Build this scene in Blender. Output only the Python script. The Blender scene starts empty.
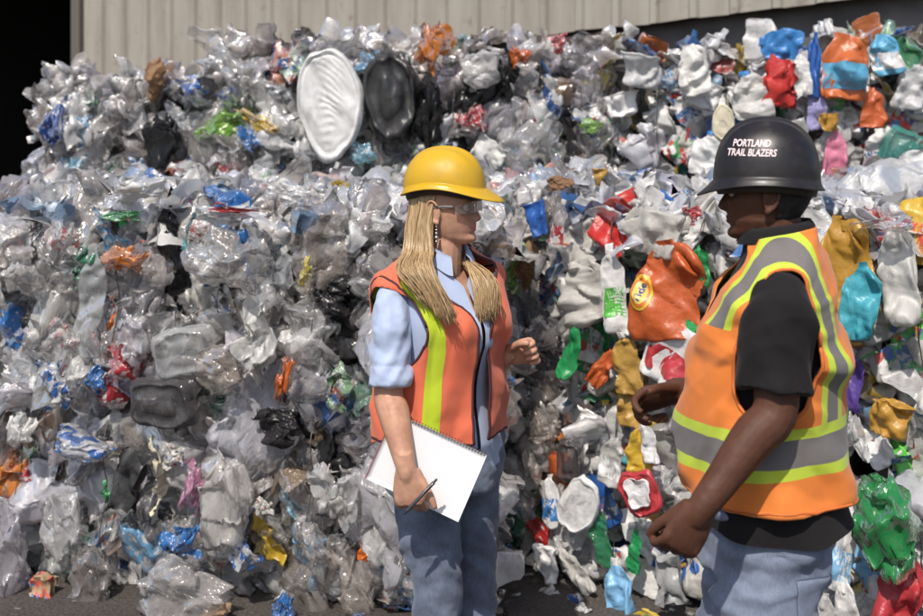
import bpy, math, random
import numpy as np
from mathutils import Vector, Matrix
R = math.radians
scene = bpy.context.scene
COL = scene.collection

# ------------------------------------------------------------------ camera, sky, sun, exposure
CAM_H, FPX, CXP, HZ = 1.85, 1150.0, 461.5, 115.0     # eye height (m), focal length, centre column and horizon row of the photograph
cd = bpy.data.cameras.new('camera'); cam = bpy.data.objects.new('camera', cd); COL.objects.link(cam)
cam.location = (0, 0, CAM_H); cam.rotation_euler = (R(90), 0, 0)
cd.sensor_width = 36; cd.lens = FPX / 923 * 36; cd.shift_y = -(308 - HZ) / 923
cd.clip_start = .05; cd.clip_end = 500
cd.dof.use_dof = True; cd.dof.focus_distance = 3.25; cd.dof.aperture_fstop = 3.6
scene.camera = cam

SUN_DIR = Vector((-.22, -.66, .98)).normalized()      # towards the sun
w = bpy.data.worlds.new('World'); scene.world = w; w.use_nodes = True
nt = w.node_tree; bg = nt.nodes['Background']
sky = nt.nodes.new('ShaderNodeTexSky'); sky.sky_type = 'NISHITA'; sky.sun_disc = False
sky.sun_elevation = math.asin(SUN_DIR.z); sky.sun_rotation = math.atan2(SUN_DIR.x, SUN_DIR.y)
sky.air_density = 1.0; sky.dust_density = 2.0
nt.links.new(sky.outputs[0], bg.inputs[0]); bg.inputs[1].default_value = .12
sd = bpy.data.lights.new('sun', 'SUN'); so = bpy.data.objects.new('sun', sd); COL.objects.link(so)
sd.energy = 3.8; sd.angle = R(.6); sd.color = (1, .93, .84)
so.rotation_euler = (-SUN_DIR).to_track_quat('-Z', 'Y').to_euler(); so.location = (-6, -6, 12)
vs = scene.view_settings
vs.view_transform = 'Standard'; vs.look = 'None'; vs.exposure = 0.14; vs.gamma = 1.0; vs.use_curve_mapping = False
cy = scene.cycles
cy.max_bounces = 5; cy.diffuse_bounces = 2; cy.glossy_bounces = 2; cy.transmission_bounces = 3
cy.transparent_max_bounces = 9; cy.use_adaptive_sampling = True; cy.adaptive_threshold = .02; cy.use_denoising = True; cy.sample_clamp_indirect = 4
cy.caustics_reflective = False; cy.caustics_refractive = False

# ------------------------------------------------------------------ small helpers
def px(x, y, d):
    """the place at depth d (metres from the camera) that the photograph shows at column x, row y"""
    return np.array(((x - CXP) / FPX * d, d, CAM_H - (y - HZ) / FPX * d))

def tag(o, label=None, cat=None, group=None, kind=None):
    if label: o['label'] = label
    if cat: o['category'] = cat
    if group: o['group'] = group
    if kind: o['kind'] = kind
    return o

def empty(name, loc):
    o = bpy.data.objects.new(name, None); COL.objects.link(o); o.location = loc; o.empty_display_size = .1
    return o

def mesh(name, V, F, smooth=True, mi=None):
    me = bpy.data.meshes.new(name)
    me.from_pydata([tuple(v) for v in np.asarray(V, float).tolist()], [], F if isinstance(F, list) else F.tolist())
    if smooth: me.polygons.foreach_set('use_smooth', [True] * len(me.polygons))
    if mi is not None: me.polygons.foreach_set('material_index', np.asarray(mi, int))
    me.update()
    return me

def quad_mesh(name, V, F):
    me = bpy.data.meshes.new(name); V = np.ascontiguousarray(V, np.float32); F = np.ascontiguousarray(F, np.int32)
    me.vertices.add(len(V)); me.vertices.foreach_set('co', V.ravel()); me.loops.add(F.size); me.loops.foreach_set('vertex_index', F.ravel())
    me.polygons.add(len(F)); me.polygons.foreach_set('loop_start', np.arange(len(F), dtype=np.int32) * 4)
    me.polygons.foreach_set('use_smooth', np.ones(len(F), bool)); me.update(calc_edges=True)
    return me

def obj(name, me, mats=(), parent=None, loc=None):
    o = bpy.data.objects.new(name, me); COL.objects.link(o)
    if not isinstance(mats, (list, tuple)): mats = [mats]
    if len(me.materials) == 0:
        for m in mats: me.materials.append(m)
    else:
        for i, m in enumerate(mats):
            o.material_slots[i].link = 'OBJECT'; o.material_slots[i].material = m
    if parent is not None: o.parent = parent
    if loc is not None: o.location = loc
    return o

def grid_faces(n, m, wrap=False, base=0):
    """quads of n rows by m columns of vertices"""
    i, j = np.meshgrid(np.arange(n - 1), np.arange(m if wrap else m - 1), indexing='ij')
    a = i * m + j; b = i * m + (j + 1) % m; c = (i + 1) * m + (j + 1) % m; d = (i + 1) * m + j
    return (np.stack([a, b, c, d], -1).reshape(-1, 4) + base)

def vnoise(P, seed=0):
    """smooth value noise in [-1, 1] at the points P (n, 3)"""
    P = np.asarray(P, float); I = np.floor(P).astype(np.int64); f = P - I; u = f * f * (3 - 2 * f)
    def h(dx, dy, dz):
        n = (I[:, 0] + dx) * 374761393 + (I[:, 1] + dy) * 668265263 + (I[:, 2] + dz) * 1274126177 + seed * 974634777
        n = (n ^ (n >> 13)) & 0xffffffff; n = (n * 1274126177) & 0xffffffff; n = n ^ (n >> 16)
        return (n & 0xffff) / 32767.5 - 1
    r = 0
    for dx in (0, 1):
        for dy in (0, 1):
            for dz in (0, 1):
                r = r + h(dx, dy, dz) * (u[:, 0] if dx else 1 - u[:, 0]) * (u[:, 1] if dy else 1 - u[:, 1]) * (u[:, 2] if dz else 1 - u[:, 2])
    return r

def fbm(P, seed=0, octs=3, gain=.5):
    r = 0; a = 1; P = np.asarray(P, float)
    for k in range(octs): r = r + a * vnoise(P, seed + k * 17); a *= gain; P = P * 2.03
    return r

def creases(P, seed, l0=.5, l1=.08, n=8, warp=.12, soft=.006):
    """scalar field of sharp folds, as in crumpled film: triangle waves of many directions"""
    rg = np.random.RandomState(seed); Q = P.copy()
    for a in range(3): Q[:, a] += warp * vnoise(P * 3 + 7 * a, seed + a)
    s = np.zeros(len(P))
    for k in range(n):
        d = rg.normal(size=3); d /= np.linalg.norm(d); l = l0 * (l1 / l0) ** (k / max(1, n - 1))
        t = (Q @ d) / l + rg.rand()
        s += (np.sqrt((((t % 1) - .5) * 2) ** 2 + soft) - .5) * l
    return s

def crumple(P, seed, amp=.5, l0=.5, l1=.08, n=8):
    return P + amp * np.stack([creases(P, seed + 31 * a, l0, l1, n) for a in range(3)], 1)

def tube_geo(path, rad, k=8, cap=True):
    """a tube along path (n, 3); rad (n,) or (n, 2) for ellipses (second radius along the running normal)"""
    P = np.asarray(path, float); n = len(P)
    rad = np.asarray(rad, float)
    if rad.ndim == 0: rad = np.full(n, rad)
    if rad.ndim == 1: rad = np.stack([rad, rad], 1)
    T = np.gradient(P, axis=0); T /= np.linalg.norm(T, axis=1)[:, None] + 1e-12
    ref = np.array((0, 0, 1.)) if abs(T[0][2]) < .9 else np.array((0, 1., 0))
    N = ref - T[0] * (ref @ T[0]); N /= np.linalg.norm(N)
    V = []; a = np.linspace(0, 2 * np.pi, k, endpoint=False)
    for i in range(n):
        N = N - T[i] * (N @ T[i]); N /= np.linalg.norm(N); B = np.cross(T[i], N)
        V.append(P[i] + rad[i, 0] * np.cos(a)[:, None] * B + rad[i, 1] * np.sin(a)[:, None] * N)
    V = np.concatenate(V); F = grid_faces(n, k, True).tolist()
    if cap: F.append(list(range(k))[::-1]); F.append([(n - 1) * k + i for i in range(k)])
    return V, F

def join(parts):
    V, F, o = [], [], 0
    for v, f in parts:
        V.append(np.asarray(v)); F += [[i + o for i in q] for q in (f if isinstance(f, list) else f.tolist())]; o += len(v)
    return np.concatenate(V), F

def box_geo(x0, x1, y0, y1, z0, z1):
    V = [(x, y, z) for z in (z0, z1) for y in (y0, y1) for x in (x0, x1)]
    return np.array(V, float), [[0, 2, 3, 1], [4, 5, 7, 6], [0, 1, 5, 4], [2, 6, 7, 3], [1, 3, 7, 5], [0, 4, 6, 2]]

def smooth_path(pts, n):
    """Catmull-Rom through pts (k, any)"""
    P = np.asarray(pts, float); P = np.concatenate([2 * P[:1] - P[1:2], P, 2 * P[-1:] - P[-2:-1]]); k = len(P) - 3; out = []
    for t in np.linspace(0, k - 1e-9, n):
        i = int(t); u = t - i; a, b, c, d = P[i:i + 4]
        out.append(.5 * (2 * b + (c - a) * u + (2 * a - 5 * b + 4 * c - d) * u * u + (3 * b - a - 3 * c + d) * u ** 3))
    return np.array(out)

# ------------------------------------------------------------------ materials
def new_mat(name):
    m = bpy.data.materials.new(name); m.use_nodes = True
    return m, m.node_tree.nodes, m.node_tree.links, m.node_tree.nodes['Principled BSDF']

def N(nodes, typ, **kw):
    n = nodes.new(typ)
    for k, v in kw.items():
        if k in n.inputs: n.inputs[k].default_value = v
        else: setattr(n, k, v)
    return n

def rgb(c): return (c[0], c[1], c[2], 1)

def ramp(nodes, stops, interp='LINEAR'):
    r = nodes.new('ShaderNodeValToRGB'); r.color_ramp.interpolation = interp; e = r.color_ramp.elements
    while len(e) < len(stops): e.new(.5)
    for i, (p, c) in enumerate(stops): e[i].position = p; e[i].color = rgb(c) if not np.isscalar(c) else (c, c, c, 1)
    return r

def mixc(nodes, links, fac, a, b, mode='MIX'):
    m = nodes.new('ShaderNodeMix'); m.data_type = 'RGBA'; m.blend_type = mode; m.clamp_factor = True
    for i, v in ((0, fac), (6, a), (7, b)):
        if hasattr(v, 'links'): links.new(v, m.inputs[i])
        else: m.inputs[i].default_value = v if i == 0 else rgb(v)
    return m.outputs[2]

def math_n(nodes, links, op, a, b=None, c=None, clamp=False):
    m = nodes.new('ShaderNodeMath'); m.operation = op; m.use_clamp = clamp
    for i, v in enumerate((a, b, c)):
        if v is None: continue
        if hasattr(v, 'links'): links.new(v, m.inputs[i])
        else: m.inputs[i].default_value = v
    return m.outputs[0]

def film_mat(name, cols, alpha, rough=.22, island=False, prints=None, crink=.14, grow=.55, dirt=.35):
    """thin plastic film: see-through where it is flat to the eye, denser on edges and folds; cols is a list of tints, one drawn per piece"""
    m, n, l, p = new_mat(name)
    tc = n.new('ShaderNodeTexCoord'); co = tc.outputs['Object']
    if island:
        s4 = n.new('ShaderNodeVectorMath'); s4.operation = 'SCALE'; s4.inputs['Scale'].default_value = 4.0; l.new(co, s4.inputs[0]); co = s4.outputs[0]
    rnd = n.new('ShaderNodeNewGeometry').outputs['Random Per Island'] if island else n.new('ShaderNodeObjectInfo').outputs['Random']
    k = len(cols)
    base = ramp(n, [(i / k, c) for i, c in enumerate(cols)], 'CONSTANT'); l.new(rnd, base.inputs[0]); c = base.outputs[0]
    off = n.new('ShaderNodeVectorMath'); off.operation = 'ADD'; l.new(co, off.inputs[0])
    sc = n.new('ShaderNodeCombineXYZ'); mm = math_n(n, l, 'MULTIPLY', rnd, 37.0); l.new(mm, sc.inputs[0]); l.new(sc.outputs[0], off.inputs[1]); co = off.outputs[0]
    den = N(n, 'ShaderNodeTexNoise', Scale=3.0, Detail=2.0); l.new(co, den.inputs['Vector'])
    if prints:
        for i, (pc, thr, scl) in enumerate(prints):
            t = N(n, 'ShaderNodeTexNoise', Scale=scl, Detail=1.0); l.new(co, t.inputs['Vector']); t.noise_dimensions = '4D'; t.inputs['W'].default_value = 3.1 * i
            g = math_n(n, l, 'GREATER_THAN', t.outputs[0], thr); c = mixc(n, l, g, c, pc)
    dn = N(n, 'ShaderNodeTexNoise', Scale=11.0, Detail=4.0); l.new(co, dn.inputs['Vector'])
    dr = ramp(n, [(.5, 0.0), (.75, 1.0)]); l.new(dn.outputs[0], dr.inputs[0])
    c = mixc(n, l, math_n(n, l, 'MULTIPLY', dr.outputs[0], dirt), c, (.2, .165, .13))
    l.new(c, p.inputs['Base Color'])
    p.inputs['Roughness'].default_value = rough; p.inputs['IOR'].default_value = 1.5
    # crinkles: flat facets with sharp edges, drawn out along the film
    mp = N(n, 'ShaderNodeMapping', Scale=(1.0, .4, 1.0)); l.new(co, mp.inputs[0])
    wn = N(n, 'ShaderNodeTexNoise', Scale=4.0, Detail=2.0); l.new(mp.outputs[0], wn.inputs['Vector'])
    wv = mixc(n, l, .3, mp.outputs[0], wn.outputs['Color'])
    vo = N(n, 'ShaderNodeTexVoronoi', Scale=13.0, feature='DISTANCE_TO_EDGE'); l.new(wv, vo.inputs['Vector'])
    v2 = N(n, 'ShaderNodeTexVoronoi', Scale=34.0, feature='F1'); l.new(wv, v2.inputs['Vector'])
    hsum = math_n(n, l, 'ADD', math_n(n, l, 'MINIMUM', vo.outputs[0], .3), math_n(n, l, 'MULTIPLY', v2.outputs[0], .3))
    b = N(n, 'ShaderNodeBump', Strength=crink, Distance=.04); l.new(hsum, b.inputs['Height']); l.new(b.outputs[0], p.inputs['Normal'])
    tl = n.new('ShaderNodeBsdfTranslucent'); l.new(c, tl.inputs[0])
    m1 = n.new('ShaderNodeMixShader'); m1.inputs[0].default_value = .42; l.new(p.outputs[0], m1.inputs[1]); l.new(tl.outputs[0], m1.inputs[2])
    if alpha < 1:
        lw = n.new('ShaderNodeLayerWeight'); lw.inputs[0].default_value = .4; l.new(b.outputs[0], lw.inputs['Normal'])
        a = math_n(n, l, 'MULTIPLY_ADD', lw.outputs['Facing'], grow, alpha - .18)
        a = math_n(n, l, 'MULTIPLY_ADD', den.outputs[0], .36, a, True)
        tr = n.new('ShaderNodeBsdfTransparent'); tr.inputs[0].default_value = (.95, .945, .94, 1)
        m2 = n.new('ShaderNodeMixShader'); l.new(a, m2.inputs[0]); l.new(tr.outputs[0], m2.inputs[1]); l.new(m1.outputs[0], m2.inputs[2])
        gl = n.new('ShaderNodeBsdfAnisotropic'); gl.inputs['Color'].default_value = (1, 1, 1, 1); gl.inputs['Roughness'].default_value = rough; l.new(b.outputs[0], gl.inputs['Normal'])
        fr = n.new('ShaderNodeFresnel'); fr.inputs[0].default_value = 1.5
        m3 = n.new('ShaderNodeMixShader'); l.new(math_n(n, l, 'MULTIPLY', fr.outputs[0], .52), m3.inputs[0]); l.new(m2.outputs[0], m3.inputs[1]); l.new(gl.outputs[0], m3.inputs[2])
        p.inputs['Specular IOR Level'].default_value = .1
        m1 = m3
    l.new(m1.outputs[0], n['Material Output'].inputs[0])
    return m

def hard_mat(name, cols, rough=.38, trans=.12, dirt=.3, prints=None, pscale=6.0, bump=.12):
    """moulded plastic: bottles, jugs, tubs"""
    m, n, l, p = new_mat(name)
    co = n.new('ShaderNodeTexCoord').outputs['Object']
    rnd = n.new('ShaderNodeObjectInfo').outputs['Random']
    k = len(cols)
    base = ramp(n, [(i / k, c) for i, c in enumerate(cols)], 'CONSTANT'); l.new(rnd, base.inputs[0]); c = base.outputs[0]
    off = n.new('ShaderNodeVectorMath'); off.operation = 'ADD'; l.new(co, off.inputs[0])
    sc = n.new('ShaderNodeCombineXYZ'); l.new(math_n(n, l, 'MULTIPLY', rnd, 41.0), sc.inputs[1]); l.new(sc.outputs[0], off.inputs[1]); co = off.outputs[0]
    if prints:
        for i, (pc, thr) in enumerate(prints):
            v = N(n, 'ShaderNodeTexVoronoi', Scale=pscale * (1 + .4 * i), Randomness=.7); l.new(co, v.inputs['Vector'])
            sp = n.new('ShaderNodeSeparateColor'); l.new(v.outputs['Color'], sp.inputs[0])
            g = math_n(n, l, 'GREATER_THAN', sp.outputs[i % 3], thr); c = mixc(n, l, g, c, pc)
    dn = N(n, 'ShaderNodeTexNoise', Scale=7.0, Detail=5.0, Roughness=.65); l.new(co, dn.inputs['Vector'])
    dr = ramp(n, [(.48, 0.0), (.8, 1.0)]); l.new(dn.outputs[0], dr.inputs[0])
    c = mixc(n, l, math_n(n, l, 'MULTIPLY', dr.outputs[0], dirt), c, (.16, .13, .1))
    l.new(c, p.inputs['Base Color'])
    rr = ramp(n, [(.3, rough - .1), (.7, rough + .15)]); l.new(dn.outputs[0], rr.inputs[0]); l.new(rr.outputs[0], p.inputs['Roughness'])
    nn = N(n, 'ShaderNodeTexNoise', Scale=14.0, Detail=3.0); l.new(co, nn.inputs['Vector'])
    b = N(n, 'ShaderNodeBump', Strength=bump, Distance=.05); l.new(nn.outputs[0], b.inputs['Height']); l.new(b.outputs[0], p.inputs['Normal'])
    if trans > 0:
        tl = n.new('ShaderNodeBsdfTranslucent'); l.new(c, tl.inputs[0])
        ms = n.new('ShaderNodeMixShader'); ms.inputs[0].default_value = trans; l.new(p.outputs[0], ms.inputs[1]); l.new(tl.outputs[0], ms.inputs[2])
        l.new(ms.outputs[0], n['Material Output'].inputs[0])
    return m

def plain(name, col, rough=.5, **kw):
    m, n, l, p = new_mat(name); p.inputs['Base Color'].default_value = rgb(col); p.inputs['Roughness'].default_value = rough
    for k, v in kw.items(): p.inputs[k].default_value = v
    return m

WHT, OFF, GRY, LIL = (.82, .81, .8), (.75, .72, .69), (.5, .5, .51), (.7, .66, .73)
M = {}
M['clear'] = film_mat('clear_film', [WHT, OFF, (.7, .69, .74), (.6, .55, .53), LIL, WHT, (.78, .74, .72), (.66, .58, .52)], .31, .15, crink=.2, grow=.5, dirt=.22)
M['haze'] = film_mat('milky_film', [WHT, OFF, (.66, .65, .7), WHT], .58, .24, crink=.2, dirt=.2)
M['whitef'] = film_mat('white_film', [(.78, .78, .78), (.74, .73, .7), (.7, .7, .76)], .9, .35, dirt=.25)
M['greyf'] = film_mat('grey_film', [(.3, .29, .3), (.36, .33, .32), (.24, .22, .24)], .5, .22, crink=.22)
M['blackf'] = film_mat('black_film', [(.02, .02, .022), (.035, .033, .035)], 1.0, .2, dirt=.12)
M['bluef'] = film_mat('blue_film', [(.03, .13, .5), (.04, .2, .55), (.03, .08, .32)], .93, .2, dirt=.12, prints=[((.7, .7, .72), .66, 9.0)])
M['lbluef'] = film_mat('light_blue_film', [(.2, .45, .7), (.25, .55, .72)], .8, .22, dirt=.15, prints=[((.75, .75, .77), .58, 8.0)])
M['greenf'] = film_mat('green_film', [(.04, .33, .1), (.05, .25, .14), (.25, .5, .06)], .9, .22, dirt=.15)
M['yellowf'] = film_mat('yellow_film', [(.72, .48, .04), (.7, .56, .1)], .92, .25, dirt=.15)
M['orangef'] = film_mat('orange_film', [(.72, .16, .02), (.7, .24, .04)], .95, .2, dirt=.1)
M['redf'] = film_mat('red_film', [(.55, .03, .03), (.5, .05, .06)], .9, .22, dirt=.1, prints=[((.75, .72, .7), .6, 9.0)])
M['pinkf'] = film_mat('pink_film', [(.62, .28, .44), (.55, .25, .38)], .85, .25, dirt=.1)
M['tanf'] = film_mat('brown_paper', [(.38, .23, .12), (.3, .17, .09), (.45, .3, .18)], 1.0, .7, dirt=.3)
M['tealf'] = film_mat('teal_film', [(.08, .4, .42), (.1, .32, .36)], .85, .25, dirt=.15)
M['printed'] = film_mat('printed_film', [(.72, .72, .72), (.68, .66, .6), (.3, .45, .66), (.66, .3, .22), (.7, .6, .2), (.25, .42, .25)], .95, .25, dirt=.15,
                        prints=[((.06, .13, .34), .58, 2.6), ((.45, .1, .08), .62, 3.4), ((.66, .63, .6), .6, 6.0)])
M['redprint'] = film_mat('clear_film_red_print', [WHT], .4, prints=[((.65, .07, .06), .56, 4.0)])
M['blueprint'] = film_mat('white_film_blue_print', [(.72, .73, .76)], .8, prints=[((.04, .17, .55), .52, 4.0)])
M['scrap'] = film_mat('mixed_film_scrap', [WHT, OFF, (.45, .42, .42), (.72, .69, .75), (.3, .27, .26), WHT, (.66, .63, .61), (.34, .23, .15), WHT, (.08, .07, .07), LIL,
                      OFF, (.06, .16, .42), WHT, (.4, .35, .33), (.6, .55, .53), (.14, .3, .22), OFF, WHT, (.55, .5, .5)], .6, .3, island=True, crink=.2)
M['topscrap_sunlit'] = film_mat('sunlit_tint_ledge_film', [WHT, WHT, OFF, (.8, .8, .83), WHT, (.5, .46, .42), WHT, (.3, .44, .62), LIL, WHT, OFF, (.62, .3, .24), WHT], .9, .3, island=True, crink=.2, dirt=.12)  # tints whitened so the ledge tops carry sunlit brightness in their colour
M['hscrap'] = film_mat('mixed_bottle_scrap', [WHT, (.78, .77, .74), (.16, .14, .14), WHT, (.05, .16, .42), (.76, .75, .74), (.5, .34, .06), OFF, (.3, .27, .25), WHT, (.42, .06, .05),
                       WHT, (.7, .69, .69), (.08, .3, .14), (.5, .15, .04), WHT, (.78, .77, .76), (.2, .36, .52), WHT], .97, .35, island=True, crink=.12)
M['pet'] = film_mat('clear_bottle_plastic', [(.72, .74, .75), (.7, .7, .7), (.62, .66, .7)], .27, .08, crink=.08, grow=.7, dirt=.15)
M['petg'] = film_mat('green_bottle_plastic', [(.05, .32, .14), (.08, .36, .3)], .62, .12, crink=.2)
M['petb'] = film_mat('blue_bottle_plastic', [(.16, .4, .62), (.2, .46, .6)], .6, .12, crink=.2)
M['smoke'] = film_mat('smoky_tray_plastic', [(.1, .095, .1)], .72, .1, crink=.06, dirt=.15)
M['nat'] = hard_mat('natural_milk_plastic', [(.72, .71, .68), (.68, .66, .62), (.7, .7, .7), (.62, .6, .56)], .4, .35)
M['white'] = hard_mat('white_plastic', [(.76, .76, .75), (.72, .71, .69), (.78, .77, .77), (.66, .65, .62)], .36, .12)
for nm, cs in dict(orange=[(.5, .105, .028), (.52, .13, .035)], yellow=[(.58, .37, .04), (.6, .43, .07)], gold=[(.46, .25, .04), (.44, .26, .06)], blue=[(.03, .12, .42), (.04, .2, .5), (.02, .06, .25)],
                   lblue=[(.22, .46, .7), (.12, .4, .6)], red=[(.5, .03, .025), (.45, .04, .05)], green=[(.02, .26, .08), (.04, .36, .1)], lime=[(.1, .45, .06)], purple=[(.09, .05, .25), (.14, .1, .35)],
                   teal=[(.05, .32, .4), (.06, .36, .44)], pink=[(.62, .1, .24), (.6, .2, .3)], black=[(.02, .02, .02), (.04, .04, .042)], grey=[(.35, .35, .35), (.45, .44, .42)], tan=[(.45, .35, .24), (.5, .42, .32)],
                   lav=[(.36, .34, .6)], cream=[(.68, .62, .46)]).items():
    M[nm] = hard_mat(nm + '_plastic', cs, .34, .08, dirt=.22)
M['label'] = hard_mat('printed_label', [(.72, .7, .68), (.1, .25, .55), (.6, .08, .06), (.7, .55, .1), (.1, .35, .14), (.7, .7, .72)], .4, 0, .15, [((.68, .66, .64), .6), ((.1, .16, .34), .72), ((.45, .1, .07), .78)], 4.0)
M['carton'] = hard_mat('printed_carton', [(.72, .7, .66), (.6, .56, .5), (.4, .27, .16), (.68, .68, .7)], .55, 0, .3, [((.1, .22, .5), .78), ((.55, .12, .08), .82)], 5.0)
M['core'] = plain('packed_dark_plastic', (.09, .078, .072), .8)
M['wire'] = plain('baling_wire_steel', (.12, .11, .1), .45, Metallic=.8)

# ------------------------------------------------------------------ crushed-plastic shapes (long axis Y, facing +Z, about 1 across)
def film_geo(seed, n=24, elong=1.0, puff=.2, amp=.24, droop=.0, l1=.09):
    rg = np.random.RandomState(seed)
    s, t = np.meshgrid(np.linspace(-1, 1, n), np.linspace(-1, 1, n), indexing='ij'); s = s.ravel(); t = t.ravel()
    x = s * np.sqrt(1 - t * t / 2); y = t * np.sqrt(1 - s * s / 2); r = np.hypot(x, y); th = np.arctan2(y, x)
    a = rg.rand(4) * 6.28
    k = 1 + .2 * np.sin(2 * th + a[0]) + .16 * np.sin(3 * th + a[1]) + .12 * np.sin(5 * th + a[2]) + .07 * np.sin(9 * th + a[3])
    P = np.stack([.5 * k * x / math.sqrt(elong), .5 * k * y * math.sqrt(elong), puff * (1 - r ** 2)], 1)
    P = crumple(P, seed, amp, .8, l1, 7)
    P[:, 2] += .05 * np.abs(vnoise(np.stack([th * 2.2, r * .8, th * 0 + seed], 1), seed)) * np.minimum(1, r * 2)   # pleats running to the middle
    P[:, 2] += .06 * fbm(P * 4, seed + 5) - .02
    P[:, 2] -= .12 * np.clip(r - .72, 0, 1) / .28 * (rg.rand() > .3)
    return P, grid_faces(n, n).tolist()

def puff_geo(seed, n=26, flat=.5, elong=1.0, amp=.24):
    rg = np.random.RandomState(seed)
    th = np.linspace(0, 2 * np.pi, n, endpoint=False); ph = np.linspace(-np.pi / 2 + .05, np.pi / 2 - .05, n)
    PH, TH = np.meshgrid(ph, th, indexing='ij'); PH = PH.ravel(); TH = TH.ravel()
    w = np.cos(PH) ** .75
    w = w * (1 - .55 * np.exp(-((PH - 1.15) / .22) ** 2))            # the gathered neck of a bag
    P = np.stack([.42 * w * np.cos(TH), .55 * elong * np.sin(PH), .42 * flat * w * np.sin(TH)], 1)
    P = crumple(P, seed, amp, .5, .08, 8)
    return P, grid_faces(n, n, True).tolist()

def strip_geo(seed, L=1.0, W=.1, n=40, m=6):
    rg = np.random.RandomState(seed)
    t = np.linspace(0, 1, n); path = np.stack([.12 * np.sin(t * 5 + rg.rand() * 6), L * (t - .5), .08 * np.sin(t * 7 + rg.rand() * 6) + .05], 1)
    tw = rg.rand() * 3 + 2.5 * np.sin(t * 3 + rg.rand() * 6)
    V = []
    for i in range(n):
        sd = np.array((math.cos(tw[i] * .5), 0, math.sin(tw[i] * .5))); ww = W * (.6 + .4 * math.sin(t[i] * 9 + seed))
        for j in range(m): V.append(path[i] + sd * ww * (j / (m - 1) - .5))
    return crumple(np.array(V), seed, .25, .3, .06, 7), grid_faces(n, m).tolist()

PROF = {  # (position along the axis, radius), bottom to neck
    'bottle': [(0, .1), (.015, .145), (.08, .155), (.3, .15), (.33, .14), (.36, .15), (.6, .152), (.7, .14), (.8, .1), (.88, .06), (.9, .052), (.95, .052)],
    'jug': [(0, .2), (.02, .29), (.08, .31), (.4, .315), (.58, .3), (.7, .22), (.8, .12), (.84, .09), (.9, .085)],
    'flask': [(0, .2), (.02, .27), (.1, .29), (.45, .3), (.68, .26), (.8, .15), (.84, .085), (.9, .08)],
    'tub': [(0, .16), (.01, .3), (.05, .33), (.3, .36), (.56, .385), (.58, .42), (.6, .42), (.602, .385), (.55, .37), (.1, .32), (.09, .1)],
    'cup': [(0, .1), (.01, .2), (.05, .21), (.4, .26), (.8, .31), (.83, .34), (.86, .34), (.862, .3), (.5, .26), (.08, .2), (.07, .08)],
}
SQ = {'bottle': (2, 1, 1), 'jug': (4.2, 1, .92), 'flask': (2.6, 1, .52), 'tub': (2.4, 1, 1), 'cup': (2, 1, 1)}
AXIS_MID = {'bottle': .48, 'jug': .45, 'flask': .45, 'tub': .3, 'cup': .43}

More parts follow.
